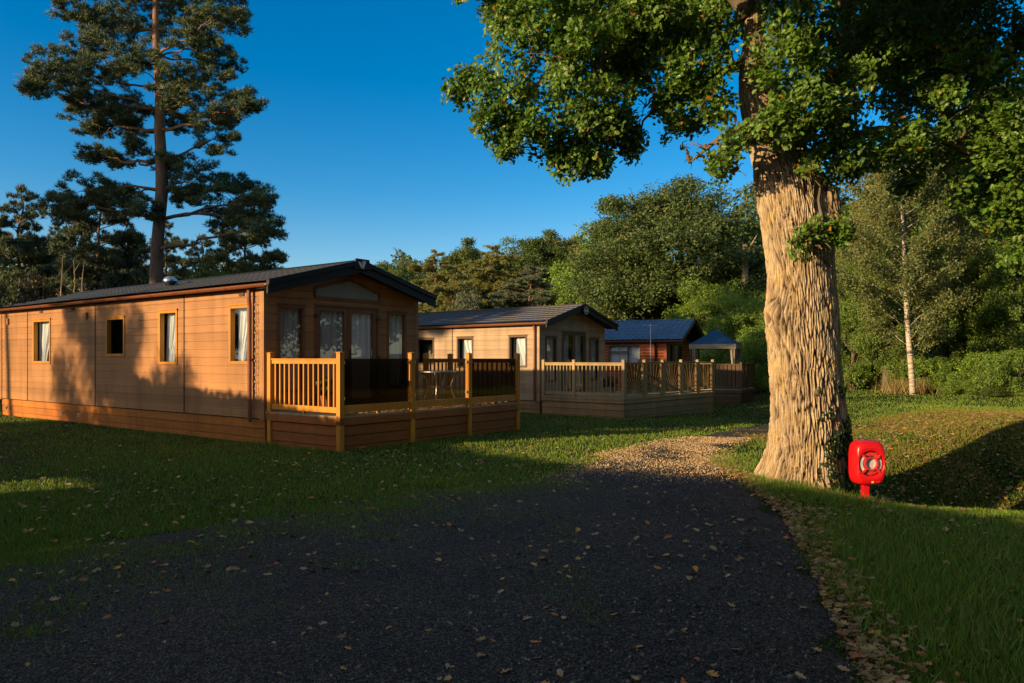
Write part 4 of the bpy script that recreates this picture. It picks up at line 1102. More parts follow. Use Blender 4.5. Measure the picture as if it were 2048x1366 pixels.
def pine(seed, H, Rr, hb, tr, nbr, tuft_n, L=.24, W=.045, flat=1.0):
    g = np.random.default_rng(seed); gr = random.Random(seed)
    mb = MB(); tp = [Vector((gr.gauss(0, .012)*H, gr.gauss(0, .012)*H, H*i/9)) if i else Vector((0, 0, -.3)) for i in range(10)]
    mb.tube(tp, [tr*(1-.86*(i/9)) for i in range(10)], 9)
    def axis(z):
        i = min(8, max(0, int(z/H*9))); t = z/H*9-i; return tp[i].lerp(tp[i+1], t)
    C = []
    for k in range(nbr):
        f = (k+gr.random())/nbr; z = hb+(H-hb)*f*.97
        ln = Rr*(math.sin(math.pi*(.18+.80*f))**.8)*gr.uniform(.6, 1.1); a = k*2.4+gr.gauss(0, .4)
        p0 = axis(z); tip = p0+Vector((math.cos(a)*ln, math.sin(a)*ln, ln*gr.uniform(-.12, .35)*(1 if f > .3 else .5)))
        cv = curve(p0, tip, ln*.06, 6, .035, gr); r0 = tr*.26*(1-.55*f)
        mb.tube(cv, [r0*(1-.85*i/6) for i in range(7)], 5)
        npad = max(2, int(2+ln*1.6))
        for j in range(npad):
            t = .38+.62*(j+gr.random())/npad; i = min(5, int(t*6)); q = cv[i].lerp(cv[i+1], t*6-i)
            q = q+Vector((gr.gauss(0, .16), gr.gauss(0, .16), gr.uniform(.0, .14)))*ln*.8
            pr = max(.3, ln*.24)*gr.uniform(.7, 1.25)
            for _ in range(4):
                sr = pr*gr.uniform(.35, .6); nt = max(5, int(tuft_n*1.1*sr*sr)); so = np.array([gr.gauss(0, .5), gr.gauss(0, .5), gr.gauss(0, .25)])*pr
                C.append(np.array(q)+so+nrm(g.normal(size=(nt, 3)))*(g.random((nt, 1))**.45)*sr*np.array([1, 1, .6*flat]))
    C = np.concatenate(C)
    V, F = tufts(C, L, W, g)
    return mb.mesh('trunk', M['pine_bark'], True), np_mesh('crown', V, F, M['needle'])

PROTO = {
 'round_a': decid(101, 12, 4.2, 1.5, 60, 44000, .19, .28),
 'round_b': decid(102, 12, 3.6, 1.0, 54, 40000, .18, .25, top=.75),
 'tall':    decid(103, 14, 3.6, 1.8, 64, 44000, .19, .26, top=.6),
 'syc':     decid(104, 14, 5.6, .8, 170, 150000, .17, .4, squash=.5, core=.5, top=.8),
 'fine_a':  decid(105, 10, 3.6, .8, 60, 52000, .125, .2, core=.45),
 'fine_b':  decid(106, 12, 3.8, 1.0, 64, 54000, .13, .24, core=.4, top=.8, m='leaf_autumn'),
 'bush':    decid(107, 2.4, 1.7, .0, 34, 15000, .085, .06, squash=.8, core=.5),
 'bush_b':  decid(108, 2.0, 1.9, .0, 30, 13000, .09, .05, squash=.7, core=.5, m='leaf_autumn'),
 'pine_a':  pine(201, 13, 3.2, 2.6, .26, 40, 230),
 'pine_b':  pine(202, 12, 3.6, 1.5, .24, 46, 230),
 'pine_high': pine(204, 17, 3.0, 11.6, .22, 46, 150, .3, .06),
 'pine_c':  pine(203, 12, 3.0, 3.2, .24, 40, 250),
}
PH = {'round_a': (12, 4.2), 'round_b': (12, 3.6), 'tall': (14, 3.6), 'syc': (14, 5.6), 'fine_a': (10, 3.6), 'fine_b': (12, 3.8), 'bush': (2.4, 1.7), 'bush_b': (2.0, 1.9), 'pine_a': (13, 3.2), 'pine_b': (12, 3.6), 'pine_c': (12, 3.0), 'pine_high': (17, 3.0)}
HEAD = {}
def tree(kind, x, y, H, Wd, label, col, name='tree', cat='tree', group=None, rot=None, lean=0):
    """a tree of kind, H metres tall and Wd wide, on the ground at x, y"""
    h0, r0 = PH[kind]
    root = empty(name, (x, y, g1(x, y)-.05), rnd.uniform(0, 6.28) if rot is None else rot, label, cat, group)
    root.scale = (Wd/(2*r0), Wd/(2*r0), H/h0*.97); root.rotation_euler.y = lean
    if kind not in HEAD:
        HEAD[kind] = [link('trunk', PROTO[kind][0], root), link('crown', PROTO[kind][1], root)]
        HEAD[kind][1].color = (*col, 1)
    else:
        for o in HEAD[kind]:
            c = o.copy(); COL.objects.link(c); c.parent = root
            if c.name.startswith('crown'): c.color = (*col, 1)
    return root
def ptree(kind, pxx, top, Yd, wpx, label, col, name='tree', cat='tree', group=None, **k):
    q = px(pxx, top, Yd); return tree(kind, q[0], Yd, q[2]-g1(q[0], Yd), wpx*Yd/1513, label, col, name, cat, group, **k)
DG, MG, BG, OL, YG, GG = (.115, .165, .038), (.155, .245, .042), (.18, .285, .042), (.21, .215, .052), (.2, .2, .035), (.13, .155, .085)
GP = 'trees on the rise behind the lodges'
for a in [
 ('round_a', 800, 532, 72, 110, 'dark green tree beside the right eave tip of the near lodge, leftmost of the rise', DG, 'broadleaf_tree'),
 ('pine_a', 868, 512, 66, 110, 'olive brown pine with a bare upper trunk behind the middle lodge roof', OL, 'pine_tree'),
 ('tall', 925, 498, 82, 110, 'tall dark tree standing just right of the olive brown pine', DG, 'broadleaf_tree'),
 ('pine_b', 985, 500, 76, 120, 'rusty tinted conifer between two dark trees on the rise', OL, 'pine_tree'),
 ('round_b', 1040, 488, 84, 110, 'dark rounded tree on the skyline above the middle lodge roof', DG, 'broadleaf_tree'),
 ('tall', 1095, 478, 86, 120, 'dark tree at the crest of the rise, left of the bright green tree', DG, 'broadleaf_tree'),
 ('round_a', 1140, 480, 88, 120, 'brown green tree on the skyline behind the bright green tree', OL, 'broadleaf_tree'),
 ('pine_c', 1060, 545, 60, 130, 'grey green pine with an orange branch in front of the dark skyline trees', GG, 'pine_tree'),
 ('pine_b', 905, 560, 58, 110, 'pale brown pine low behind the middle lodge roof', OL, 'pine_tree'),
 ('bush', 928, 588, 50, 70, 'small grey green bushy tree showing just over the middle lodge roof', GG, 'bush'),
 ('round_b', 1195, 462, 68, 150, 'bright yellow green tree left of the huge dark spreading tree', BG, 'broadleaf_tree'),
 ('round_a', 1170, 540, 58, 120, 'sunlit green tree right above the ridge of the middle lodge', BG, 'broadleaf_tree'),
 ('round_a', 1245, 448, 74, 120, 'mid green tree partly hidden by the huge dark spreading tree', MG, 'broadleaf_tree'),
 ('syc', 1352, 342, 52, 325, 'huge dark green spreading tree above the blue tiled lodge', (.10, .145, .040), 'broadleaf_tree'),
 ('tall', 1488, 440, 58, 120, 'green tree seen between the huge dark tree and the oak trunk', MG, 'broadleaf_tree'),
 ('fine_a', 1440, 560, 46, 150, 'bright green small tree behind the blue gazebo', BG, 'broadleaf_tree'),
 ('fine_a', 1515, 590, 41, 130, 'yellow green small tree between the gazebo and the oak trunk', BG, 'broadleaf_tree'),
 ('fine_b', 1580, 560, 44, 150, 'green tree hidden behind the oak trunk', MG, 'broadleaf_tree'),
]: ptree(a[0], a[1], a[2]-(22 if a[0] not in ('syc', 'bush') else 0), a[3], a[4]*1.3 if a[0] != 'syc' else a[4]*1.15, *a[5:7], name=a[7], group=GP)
GR = 'trees along the wood on the right'
for a in [
 ('fine_b', 1730, 340, 37, 190, 'olive green tree between the oak trunk and the white birch', OL, 'broadleaf_tree'),
 ('fine_a', 1705, 480, 33, 150, 'mid green tree touching the right edge of the oak trunk', MG, 'broadleaf_tree'),
 ('fine_b', 1890, 230, 36, 250, 'tall dark green tree behind and right of the white birch', MG, 'broadleaf_tree'),
 ('fine_a', 1985, 90, 34, 260, 'very tall dark tree rising through the oak crown at the right', DG, 'broadleaf_tree'),
 ('fine_b', 2070, 180, 31, 240, 'dark tree cut by the right edge of the photo', DG, 'broadleaf_tree'),
 ('fine_a', 1930, 480, 31.5, 190, 'green lower tree above the shrubs right of the birch', MG, 'broadleaf_tree'),
 ('fine_a', 1770, 560, 33, 150, 'dark low tree behind the old stump', DG, 'broadleaf_tree'),
 ('fine_a', 1810, 430, 31.5, 170, 'leafy green tree right behind the birch trunk', MG, 'broadleaf_tree'),
 ('fine_b', 2010, 420, 30, 170, 'bushy green tree above the dark shrub on the right', MG, 'broadleaf_tree'),
 ('tall', 1640, 420, 50, 170, 'far green tree directly behind the oak trunk', MG, 'broadleaf_tree'),
 ('tall', 1800, 260, 50, 230, 'far dark tree behind the white birch', DG, 'broadleaf_tree'),
 ('round_b', 1960, 180, 48, 260, 'far dark tree filling the gap in the right wood', DG, 'broadleaf_tree'),
]: ptree(*a[:7], name=a[7], group=GR)
GS_ = 'shrubs at the edge of the wood'
for a in [
 ('bush', 1965, 705, 28.5, 150, 'broad bright green shrub at the lawn edge', BG),
 ('bush', 1885, 715, 30, 130, 'bright green shrub just right of the birch trunk', BG),
 ('bush', 2040, 700, 26.5, 130, 'green shrub at the far right end of the lawn', MG),
 ('bush_b', 1715, 715, 34, 110, 'yellow flecked shrub next to the oak trunk', BG),
 ('bush', 1755, 735, 33.5, 90, 'dark shrub beside the old stump', DG),
 ('bush_b', 1930, 755, 27.8, 90, 'low shrub with some yellow leaves in front of the bright shrubs', MG),
 ('bush', 1535, 660, 38, 110, 'tall green shrub left of the oak trunk foot', BG),
 ('bush', 1490, 700, 39, 90, 'green shrub right of the dark deck', MG),
 ('bush', 1425, 690, 42, 110, 'green shrub seen under the gazebo roof', BG),
 ('bush', 1990, 770, 26.6, 70, 'small dark shrub low at the lawn edge on the right', DG),
]: ptree(*a[:7], name='shrub', cat='shrub', group=GS_)

# ---- birch
g_ = np.random.default_rng(55); gr = random.Random(55)
b0 = px(1824, 717, 28.5); BZ = g1(b0[0], 28.5)
BI = empty('birch_tree', (b0[0], 28.5, BZ), 0, 'slender white trunked birch with thin pale leaves at the edge of the lawn', 'tree')
def bl(x, y, Yd=28.5): return Vector(px(x, y, Yd))-Vector((b0[0], 28.5, BZ))
tp = [bl(1827, 815), bl(1824, 760), bl(1819, 700), bl(1814, 640), bl(1811, 580), bl(1809, 520), bl(1806, 450), bl(1802, 390), bl(1800, 340), bl(1798, 290)]
mb = MB(); mb.tube(tp, [.13, .11, .10, .088, .078, .068, .055, .042, .03, .012], 10)
C = []
for k in range(46):
    f = .22+.76*k/46; i = min(8, int(f*9)); p0 = tp[i].lerp(tp[i+1], f*9-i); ln = (2.5*math.sin(math.pi*(.1+.85*f))+.3)*gr.uniform(.6, 1.15); a = k*2.4
    tip = p0+Vector((math.cos(a)*ln, math.sin(a)*ln, ln*.75)); cv = curve(p0, tip, ln*.05, 5, .04, gr)
    mb.tube(cv, [.017*(1-.8*j/5) for j in range(6)], 4)
    for j in range(int(12+ln*13)):
        t = gr.uniform(.3, 1); i2 = min(4, int(t*5)); q = np.array(cv[i2].lerp(cv[i2+1], t*5-i2))
        n9 = 34; c = q+g_.normal(size=(n9, 3))*np.array([.16, .16, .10]); c[:, 2] -= g_.random(n9)*.5; C.append(c)
mb.build('trunk', M['birch_bark'], BI, smooth=True)
C = np.concatenate(C); V, F = leaf_cloud(C, rdir(len(C), g_)+np.array([0, 0, .2]), .06+.05*g_.random(len(C)), KITE, g_)
o = link('crown', np_mesh('crown', V, F, M['leaf_autumn']), BI); o.color = (.13, .16, .05, 1)

# ---- the tall pine over the near lodge, built limb by limb
PY = 28.0
pb = px(314, 717, PY); PZ_ = g1(pb[0], PY); g_ = np.random.default_rng(77); gr = random.Random(77)
PT = empty('pine_tree', (pb[0], PY, PZ_), 0, 'very tall pine behind the near lodge, its upper trunk glowing orange', 'tree', 'pines behind the near lodge')
def pl(x, y, Yd=PY): return Vector(px(x, y, Yd))-Vector((pb[0], PY, PZ_))
tp = [(314, 815), (314, 700), (313, 560), (314, 500), (319, 440), (324, 380), (323, 320), (319, 260), (320, 220), (318, 170), (314, 110), (311, 60), (312, 0), (313, -70), (312, -150), (311, -230)]
tr = [.31, .28, .245, .225, .21, .22, .205, .19, .175, .155, .135, .12, .10, .08, .05, .02]
TPv = [pl(*q) for q in tp]
mb = MB(); mb.tube(TPv, tr, 14)
pads = [(300,25,120,50),(215,55,70,42),(150,25,45,25),(180,95,55,35),(420,45,80,48),(470,25,35,30),(105,145,72,48),(70,165,40,32),(200,160,85,45),(270,120,60,35),(430,125,60,48),(395,95,60,35),(400,190,105,45),(488,208,42,24),(455,235,40,25),
        (185,238,72,42),(160,205,45,25),(255,255,42,30),(235,215,60,28),(435,272,50,42),(360,240,50,30),(190,312,48,22),(235,320,30,18),(275,290,30,22),(350,330,42,34),(405,368,70,40),(470,378,62,38),(520,400,40,28),(370,395,45,25),
        (505,430,55,35),(535,458,42,22),(450,440,60,32),(180,385,85,38),(130,410,50,28),(245,400,60,30),(285,420,40,25),(300,-60,120,60),(210,-40,70,40),(400,-50,90,50),(310,-140,90,50),(310,-210,50,40),(350,150,40,25),(345,200,35,22)]
C = []
for x, y, rx, ry in pads:
    Yd = PY+gr.uniform(-1.8, 1.8); c = np.array(pl(x, y, Yd)); a, b = 1.14*rx*PY/1513, 1.18*ry*PY/1513
    for _ in range(int(12+26*a*b)):
        sc_ = c+rdir(1, g_)[0]*(g_.random()**.4)*np.array([a, max(a*.8, .5), b])*.86; sr = gr.uniform(.13, .30)
        nt = int(12+300*sr*sr); C.append(sc_+rdir(nt, g_)*(g_.random((nt, 1))**.4)*sr*np.array([1, 1, .62]))
    # limb from the trunk a little below, sagging then rising into the pad
    zz = c[2]-.25*abs(c[0])*(.4 if y > 330 else .8); k = min(range(len(TPv)), key=lambda i: abs(TPv[i].z-zz))
    p0 = TPv[k]; cv = curve(p0, c, -.04*abs(c[0])+(.25 if y > 360 else 0), 7, .03, gr)
    r0 = min(.075, .026+.014*abs(c[0])); mb.tube(cv, [r0*(1-.8*i/7) for i in range(8)], 6)
    for _ in range(4): mb.tube(curve(cv[5], c+rdir(1, g_)[0]*np.array([a, a, b])*.8, .05, 3, .05, gr), [.02, .015, .01, .006], 4)
mb.build('trunk', M['pine_bark'], PT, smooth=True)
C = np.concatenate(C)
V, F = tufts(C, .15, .022, g_, 9, .75)
o = link('crown', np_mesh('crown', V, F, M['needle']), PT); o.color = (.10, .135, .050, 1)
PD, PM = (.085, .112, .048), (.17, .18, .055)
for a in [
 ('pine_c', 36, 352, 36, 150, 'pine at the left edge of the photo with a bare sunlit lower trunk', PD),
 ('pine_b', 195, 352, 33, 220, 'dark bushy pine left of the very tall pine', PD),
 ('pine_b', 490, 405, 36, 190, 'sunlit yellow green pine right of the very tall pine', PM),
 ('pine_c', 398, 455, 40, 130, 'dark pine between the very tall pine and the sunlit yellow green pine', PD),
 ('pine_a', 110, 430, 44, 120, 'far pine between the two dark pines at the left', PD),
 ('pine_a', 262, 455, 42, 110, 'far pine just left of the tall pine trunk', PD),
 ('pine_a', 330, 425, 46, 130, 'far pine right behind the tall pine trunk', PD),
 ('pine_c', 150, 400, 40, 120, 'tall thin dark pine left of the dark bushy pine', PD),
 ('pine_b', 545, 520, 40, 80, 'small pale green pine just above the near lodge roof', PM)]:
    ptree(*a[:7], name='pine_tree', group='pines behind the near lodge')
for a in [('bush', 60, 560, 31, 150, 'scrubby brown bush behind the left end of the near lodge', (.05, .045, .022)),
          ('bush_b', 215, 560, 30, 150, 'tangled olive bush behind the near lodge roof vent', (.045, .05, .022)),
          ('bush', 400, 540, 31, 160, 'dark green bush right of the tall pine trunk foot', DG)]:
    ptree(*a[:7], name='shrub', cat='shrub', group='bushes behind the near lodge')
# dead saplings
for i, (x, y0, y1, lb) in enumerate(((128, 600, 512, 'bare pale dead sapling, left of three behind the near lodge'), (146, 598, 520, 'bare pale dead sapling, middle of three behind the near lodge'), (163, 596, 518, 'bare pale dead sapling, right of three behind the near lodge'))):
    a = Vector(px(x, 717, 27.)); a.z = g1(a.x, a.y); b = Vector(px(x+gr.uniform(-4, 6), y1, 27.))
    mb = MB(); mb.tube(curve((0, 0, -.1), b-a, 0, 6, .01, gr), [.045, .04, .035, .03, .025, .018, .008], 6)
    for _ in range(4): q = (b-a)*gr.uniform(.6, .95); mb.tube([q, q+Vector((gr.uniform(-.5, .5), gr.uniform(-.3, .3), gr.uniform(.2, .5)))], [.012, .004], 4)
    o = mb.build('dead_sapling', M['stick'], loc=a); tag(o, lb, 'dead sapling', 'dead saplings')
# snag, stump, log, small conifer, dry grass at the wood edge
q = px(1490, 717, 47.0); a = Vector((q[0], 47., g1(q[0], 47.)))
mb = MB(); mb.tube([Vector(px(1490, y, 47.))-a for y in (800, 700, 600, 540, 488)], [.32, .28, .24, .2, .17], 8); mb.tube([Vector(px(1492, 520, 47.))-a, Vector(px(1500, 495, 46.6))-a, Vector(px(1514, 470, 46.))-a], [.1, .08, .03], 6)
tag(mb.build('dead_snag', M['stick'], loc=a), 'pale broken dead trunk standing among the trees left of the oak', 'dead tree')
q = px(1773, 717, 32.0); zz = g1(q[0], 32.); ST = empty('tree_stump', (q[0], 32., zz), 0, 'old ragged tree stump under the dark low tree left of the birch', 'stump')
mb = MB(); mb.tube([(0, 0, -.1), (.02, 0, .2), (.0, 0, .55), (.03, 0, .95)], [.27, .2, .17, .16], 10); mb.tube([(.03, 0, .9), (.1, .02, 1.15)], [.08, .03], 6); mb.tube([(-.06, 0, .9), (-.1, .02, 1.05)], [.07, .03], 6); mb.build('trunk', M['bark'], ST)
q = px(1776, 812, 30.5); mb = MB(); mb.tube([(-.22, 0, .06), (0, .02, .08), (.2, -.01, .07)], [.07, .085, .075], 9)
tag(mb.build('cut_log', M['stick'], loc=(q[0], 30.5, g1(q[0], 30.5))), 'short cut log lying on the lawn in front of the old stump', 'log')
q = px(1795, 717, 30.3); SP = empty('conifer_sapling', (q[0], 30.3, g1(q[0], 30.3)), 0, 'small yellow green conifer sapling beside the birch trunk', 'sapling')
mb = MB(); mb.tube([(0, 0, -.05), (0, 0, 1.0)], [.02, .006], 5); mb.build('trunk', M['bark'], SP)
n_ = 420; z = rng.random(n_)**1.3; a = rng.random(n_)*6.28; r = (1-z)*.24*rng.random(n_)
V, F = blades(np.stack([r*np.cos(a), r*np.sin(a), .05+z*.95], -1), np.stack([np.cos(a), np.sin(a), .7+0*a], -1), .13, .025)
o = link('crown', np_mesh('crown', V, F, M['needle']), SP); o.color = (.11, .14, .03, 1)
q = px(1822, 717, 29.6); n_ = 900; c = np.array([q[0], 29.6, g1(q[0], 29.6)])+rng.normal(size=(n_, 3))*np.array([.55, .3, 0]); c[:, 2] = gz(c[:, 0], c[:, 1])
V, F = blades(c, np.array([0, 0, 1])+.55*rdir(n_), .35+.4*rng.random(n_), .022); o = link('dry_grass', np_mesh('dry_grass', V, F, M['needle'])); o.color = (.26, .19, .07, 1)
tag(o, 'dry straw coloured grass clump around the birch foot', 'grass', kind='stuff')

# far wood closing the gaps behind everything
C = []
for x0, x1, Yd, top in ((-250, 600, 60, 505), (770, 1560, 98, 500), (1560, 2400, 58, 330)):
    n_ = int((x1-x0)*40); xs = rng.uniform(x0, x1, n_); tp_ = top+60*(fbm(xs*.012, xs*0+4, 3)-.44)*2; hh_ = rng.random(n_)
    Yv = Yd+rng.uniform(0, 9, n_)+5*hh_; X_ = (xs-1024)*Yd/1513; zt_ = EYE-(tp_-717)*Yd/1513; z0_ = gz(X_, Yv)
    C.append(np.stack([X_, Yv, z0_+(zt_-z0_)*hh_], -1))
C = np.concatenate(C); V, F = leaf_cloud(C, rdir(len(C))+np.array([-.3, -.4, .5]), .36+.3*rng.random(len(C)), KITE)
o = link('far_wood', np_mesh('far_wood', V, F, M['leaf'])); o.color = (.085, .12, .036, 1); tag(o, 'far dark wood closing the view behind the separate trees', 'wood', kind='stuff')
# undergrowth along the right wood
n_ = 16000; xs = rng.uniform(1690, 2300, n_); Yv = np.interp(xs, [1690, 1830, 2048, 2300], [34, 31.5, 27.5, 25])+rng.random(n_)**1.5*5; X_ = (xs-1024)*Yv/1513
C = np.stack([X_, Yv, gz(X_, Yv)+rng.random(n_)*(.25+1.5*fbm(X_*.8, Yv*.8, 2))], -1)
V, F = leaf_cloud(C, rdir(n_)+np.array([-.2, -.3, .6]), .09+.08*rng.random(n_), KITE)
o = link('undergrowth', np_mesh('undergrowth', V, F, M['leaf'])); o.color = (.10, .16, .03, 1); tag(o, 'leafy undergrowth at the foot of the wood on the right', 'undergrowth', kind='stuff')

# ---- beyond the left edge of the picture: stand-in hedge added to throw the foreground shade, trees behind it
def qp(q, p): return (.86*p-.51*q, .51*p+.86*q)
n_ = 120000; tq = rng.random(n_); q_ = -6+25.6*tq; pc_ = np.interp(q_, [-6, 5, 7.2, 8.75, 11.4, 14.8, 20], [-6.2, -7.2, -7.8, -8.6, -9.3, -9.75, -10.0])
hz_ = rng.random(n_)**.85; pp = pc_+rng.uniform(-.45, .45, n_)
X_, Y_ = .86*pp-.51*q_, .51*pp+.86*q_; z_ = gz(X_, Y_)
top_ = np.interp(q_, [-6, 11.5, 14.5, 18, 20], [3.52, 3.55, 3.84, 3.76, 3.9])
C = np.stack([X_, Y_, z_*(1-hz_)+top_*hz_], -1)
C = C[~((np.abs(q_-11.2) < .55) & (np.abs(C[:, 2]-(2.05+(pc_-pp)*.2364)) < .24))]                    # gap cut to let one streak of sun through
V, F = leaf_cloud(C, rdir(len(C)), .15+.06*rng.random(len(C)), KITE)
HG = link('shade_caster_hedge', np_mesh('shade_caster_hedge', V, F, M['leaf'])); HG.color = (*MG, 1)
tag(HG, 'unseen stand-in hedge added to throw the straight shade over the foreground', 'hedge')
for kind, q, p, H, Wd, lb in [
 ('fine_a', 20.4, -24, 10.2, 4.2, 'leafy tree outside the picture shading the middle of the near lodge wall'),
 ('bush', 17.2, -20, 6.6, 3.2, 'tall bush outside the picture shading the wall below the third window'),
 ('fine_b', 28.5, -26, 9.6, 2.6, 'slim tree outside the picture shading the left end of the near lodge wall'),
 ('pine_high', 25.6, -27, 17.2, 6, 'high crowned pine outside the picture shading the far red lodge'),
 ('pine_high', 30.2, -26.5, 17.9, 7, 'high crowned pine outside the picture shading the tall pine trunk'),
 ('round_a', 33.0, -17, 8, 9, 'unseen low tree added to darken the reflections in the near lodge side windows'),  # this and the next are added for their window reflections
 ('round_b', 37.5, -13, 8, 9, 'second unseen low tree added for dark reflections left of the near lodge'),
 ('pine_high', 34.2, -27.5, 17.0, 6, 'high crowned pine outside the picture left of the other two')]:
    x, y = qp(q, p); tree(kind, x, y, H, Wd, lb, MG, 'broadleaf_tree', group='trees outside the picture')

for kind, x, y, H, Wd, lb in [
 ('round_a', 17.5, 12.5, 13, 8, 'dense tree outside the right edge, mirrored in the near lodge glass'),
 ('round_b', 21.0, 18.5, 14, 9, 'dense tree outside the right edge where the wood continues'),
 ('syc', 15.0, 3.5, 14, 10, 'broad tree outside the picture across the ditch'),
 ('round_a', 9.5, -6.5, 14, 9, 'unseen tree added behind the camera on the right to block sky light'),  # this and the next are added to darken the foreground
 ('tall', 1.5, -10.5, 15, 9, 'unseen tree added straight behind the camera to block sky light'),
 ('round_b', 19.0, 7.5, 13, 8, 'dense tree outside the picture beyond the ditch')]:
    tree(kind, x, y, H, Wd, lb, MG, 'broadleaf_tree', group='trees outside the picture')

# ------------------------------------------------------------------ grass, leaves, stones
LODGES = [(L1, W1, LEN1), (L2, W2, LEN2), (L3, W3, LEN3), (D1, 5.2, 2.1), (D2, 6.1, 3.1), (D3, 2.9, 3.1)]
def free(x, y):
    ok = np.ones(len(x), bool)
    for r, w, d in LODGES:
        a = r.rotation_euler.z; dx, dy = x-r.location.x, y-r.location.y
        u, v = dx*math.cos(a)+dy*math.sin(a), -dx*math.sin(a)+dy*math.cos(a)
        ok &= ~((u > -.02) & (u < w+.02) & (v > -.02) & (v < d+.02))
    return ok & (np.hypot(x-pc[1], y-OY) > .55)
def scatter(n, y0, y1, pw=1.6, side=.86):
    yv = (y0**(1-pw)+rng.random(n)*(y1**(1-pw)-y0**(1-pw)))**(1/(1-pw))
    return (rng.random(n)*2-1)*(yv*side+.8), yv
xg, yg = scatter(1100000, 2.4, 36)
w = on_path(xg, yg); nz = fbm(xg*1.5+7, yg*1.5+3, 3); dl = np.where((xg < .8) & (yg < 10), 1.0, .12)
dens = np.clip((w+(nz-.44)*5.5*dl+.10)/(.9*dl+.05), 0, 1)**1.5
fuzzy = (w < 0) & (w > -2.3) & (xg < .6) & (nz > .47); dens = np.maximum(dens, np.where(fuzzy, .5, 0))
k = free(xg, yg) & (rng.random(len(xg)) < dens*np.clip(.45+1.6*(fbm(xg*.5, yg*.5+9, 2)-.2), .3, 1))
xg, yg = xg[k], yg[k]
hg = (.028+.035*rng.random(len(xg)))*(1+.5*(fbm(xg*2.2, yg*2.2, 2)-.3)); wg_ = .0035+.0007*yg
dg = np.array([0, 0, 1.0])+.6*rdir(len(xg)); dg[:, 2] = np.abs(dg[:, 2])+.15
# longer tufts: right edge of the gravel, foot of the oak, foot of the lodge
xt, yt = [], []
for cx_, cy_, sx_, sy_, nt in ((2.7, 5.4, .3, .8, 3000), (3.1, 6.6, .35, .7, 2200), (2.5, 4.4, .35, .5, 1800), (3.4, 8.9, .45, .35, 2600), (3.35, 9.4, .3, .3, 1800), (3.2, 11.2, .3, .6, 1500), (-4.6, 14.0, .4, .12, 500), (-3.4, 13.1, .7, .12, 500), (4, 5, 1.2, 1.5, 4000)):
    xt.append(rng.normal(cx_, sx_, nt)); yt.append(rng.normal(cy_, sy_, nt))
xt, yt = np.concatenate(xt), np.concatenate(yt); k = free(xt, yt) & (on_path(xt, yt) > -.02); xt, yt = xt[k], yt[k]; nlong = len(xt)
for _ in range(130):                                                             # grass creeping into the left side of the gravel
    cy_ = rng.uniform(3.4, 10.4); cx_ = np.interp(cy_, [q[1] for q in PL], [q[0] for q in PL])+rng.normal(.25, .8)
    if cx_ > .9: continue
    nb = int(rng.uniform(60, 420)); sg = rng.uniform(.06, .26); xt = np.r_[xt, rng.normal(cx_, sg*1.6, nb)]; yt = np.r_[yt, rng.normal(cy_, sg, nb)]
ht = .05+.10*rng.random(len(xt)); ht[nlong:] *= .5; dt = np.array([0, 0, 1.])+.8*rdir(len(xt)); dt[:, 2] = np.abs(dt[:, 2])+.2
V1, F1 = blades(np.stack([xg, yg, gz(xg, yg)-.004], -1), dg, hg, wg_)
V2, F2 = blades(np.stack([xt, yt, gz(xt, yt)+.006], -1), dt, ht, .0075)
GRM = leafmat('grass_blades', (.26, .20, .06), .07, .25, .4, .6)
GRS = link('grass', np_mesh('grass', np.concatenate([V1, V2]), np.concatenate([F1, F2+len(V1)]), GRM)); GRS.color = (.14, .235, .022, 1)
tag(GRS, 'short mown grass of the lawn with longer tufts beside the gravel', 'grass', kind='stuff')

n_ = 90000; xb, yb = rng.uniform(4.8, 14, n_), rng.uniform(10.6, 18, n_); k = free(xb, yb) & (fbm(xb*.7+3, yb*.7+8, 3) > .36); xb, yb = xb[k], yb[k]
db = np.array([0, 0, 1.0])+.8*rdir(len(xb)); db[:, 2] = np.abs(db[:, 2])+.15
V, F = blades(np.stack([xb, yb, gz(xb, yb)-.004], -1), db, .035+.04*rng.random(len(xb)), .012); o = link('bank_grass', np_mesh('bank_grass', V, F, GRM)); o.color = (.23, .19, .04, 1)
tag(o, 'thin yellowing grass on the bank beyond the red housing', 'grass', kind='stuff')

# loose stones on the gravel
n_ = 30000; yv = (3.2**-.6+rng.random(n_)*(16**-.6-3.2**-.6))**(1/-.6); xv = rng.uniform(-3.2, 5.2, n_); k = on_path(xv, yv) < -.02; xv, yv = xv[k], yv[k]
OCT = np.array([(1,0,0),(0,1,0),(-1,0,0),(0,-1,0),(0,0,.7),(0,0,-.7)], float); OF = np.array([(0,1,4),(1,2,4),(2,3,4),(3,0,4),(1,0,5),(2,1,5),(3,2,5),(0,3,5)])
s = .004+.010*rng.random(len(xv))**2; A = rdir(len(xv)); B = nrm(np.cross(A, rdir(len(xv)))); Cc = np.cross(A, B)
V = (np.stack([xv, yv, gz(xv, yv)+.028], -1)[:, None]+s[:, None, None]*(OCT[None, :, 0:1]*A[:, None]*1.3+OCT[None, :, 1:2]*B[:, None]+OCT[None, :, 2:3]*Cc[:, None]*.8)).reshape(-1, 3)
F = (np.arange(len(xv))[:, None, None]*6+OF[None]).reshape(-1, 3)
m, n, l, p = mat('stone'); ge = n.new("ShaderNodeNewGeometry"); r = ramp(n, [(0, (.018, .018, .02)), (.7, (.055, .053, .053)), (1, (.22, .20, .17))]); l.new(ge.outputs['Random Per Island'], r.inputs[0]); l.new(r.outputs[0], p.inputs['Base Color']); p.inputs['Roughness'].default_value = .8
tag(link('loose_gravel', np_mesh('loose_gravel', V, F, m)), 'loose dark stones lying on the gravel', 'gravel', kind='stuff')

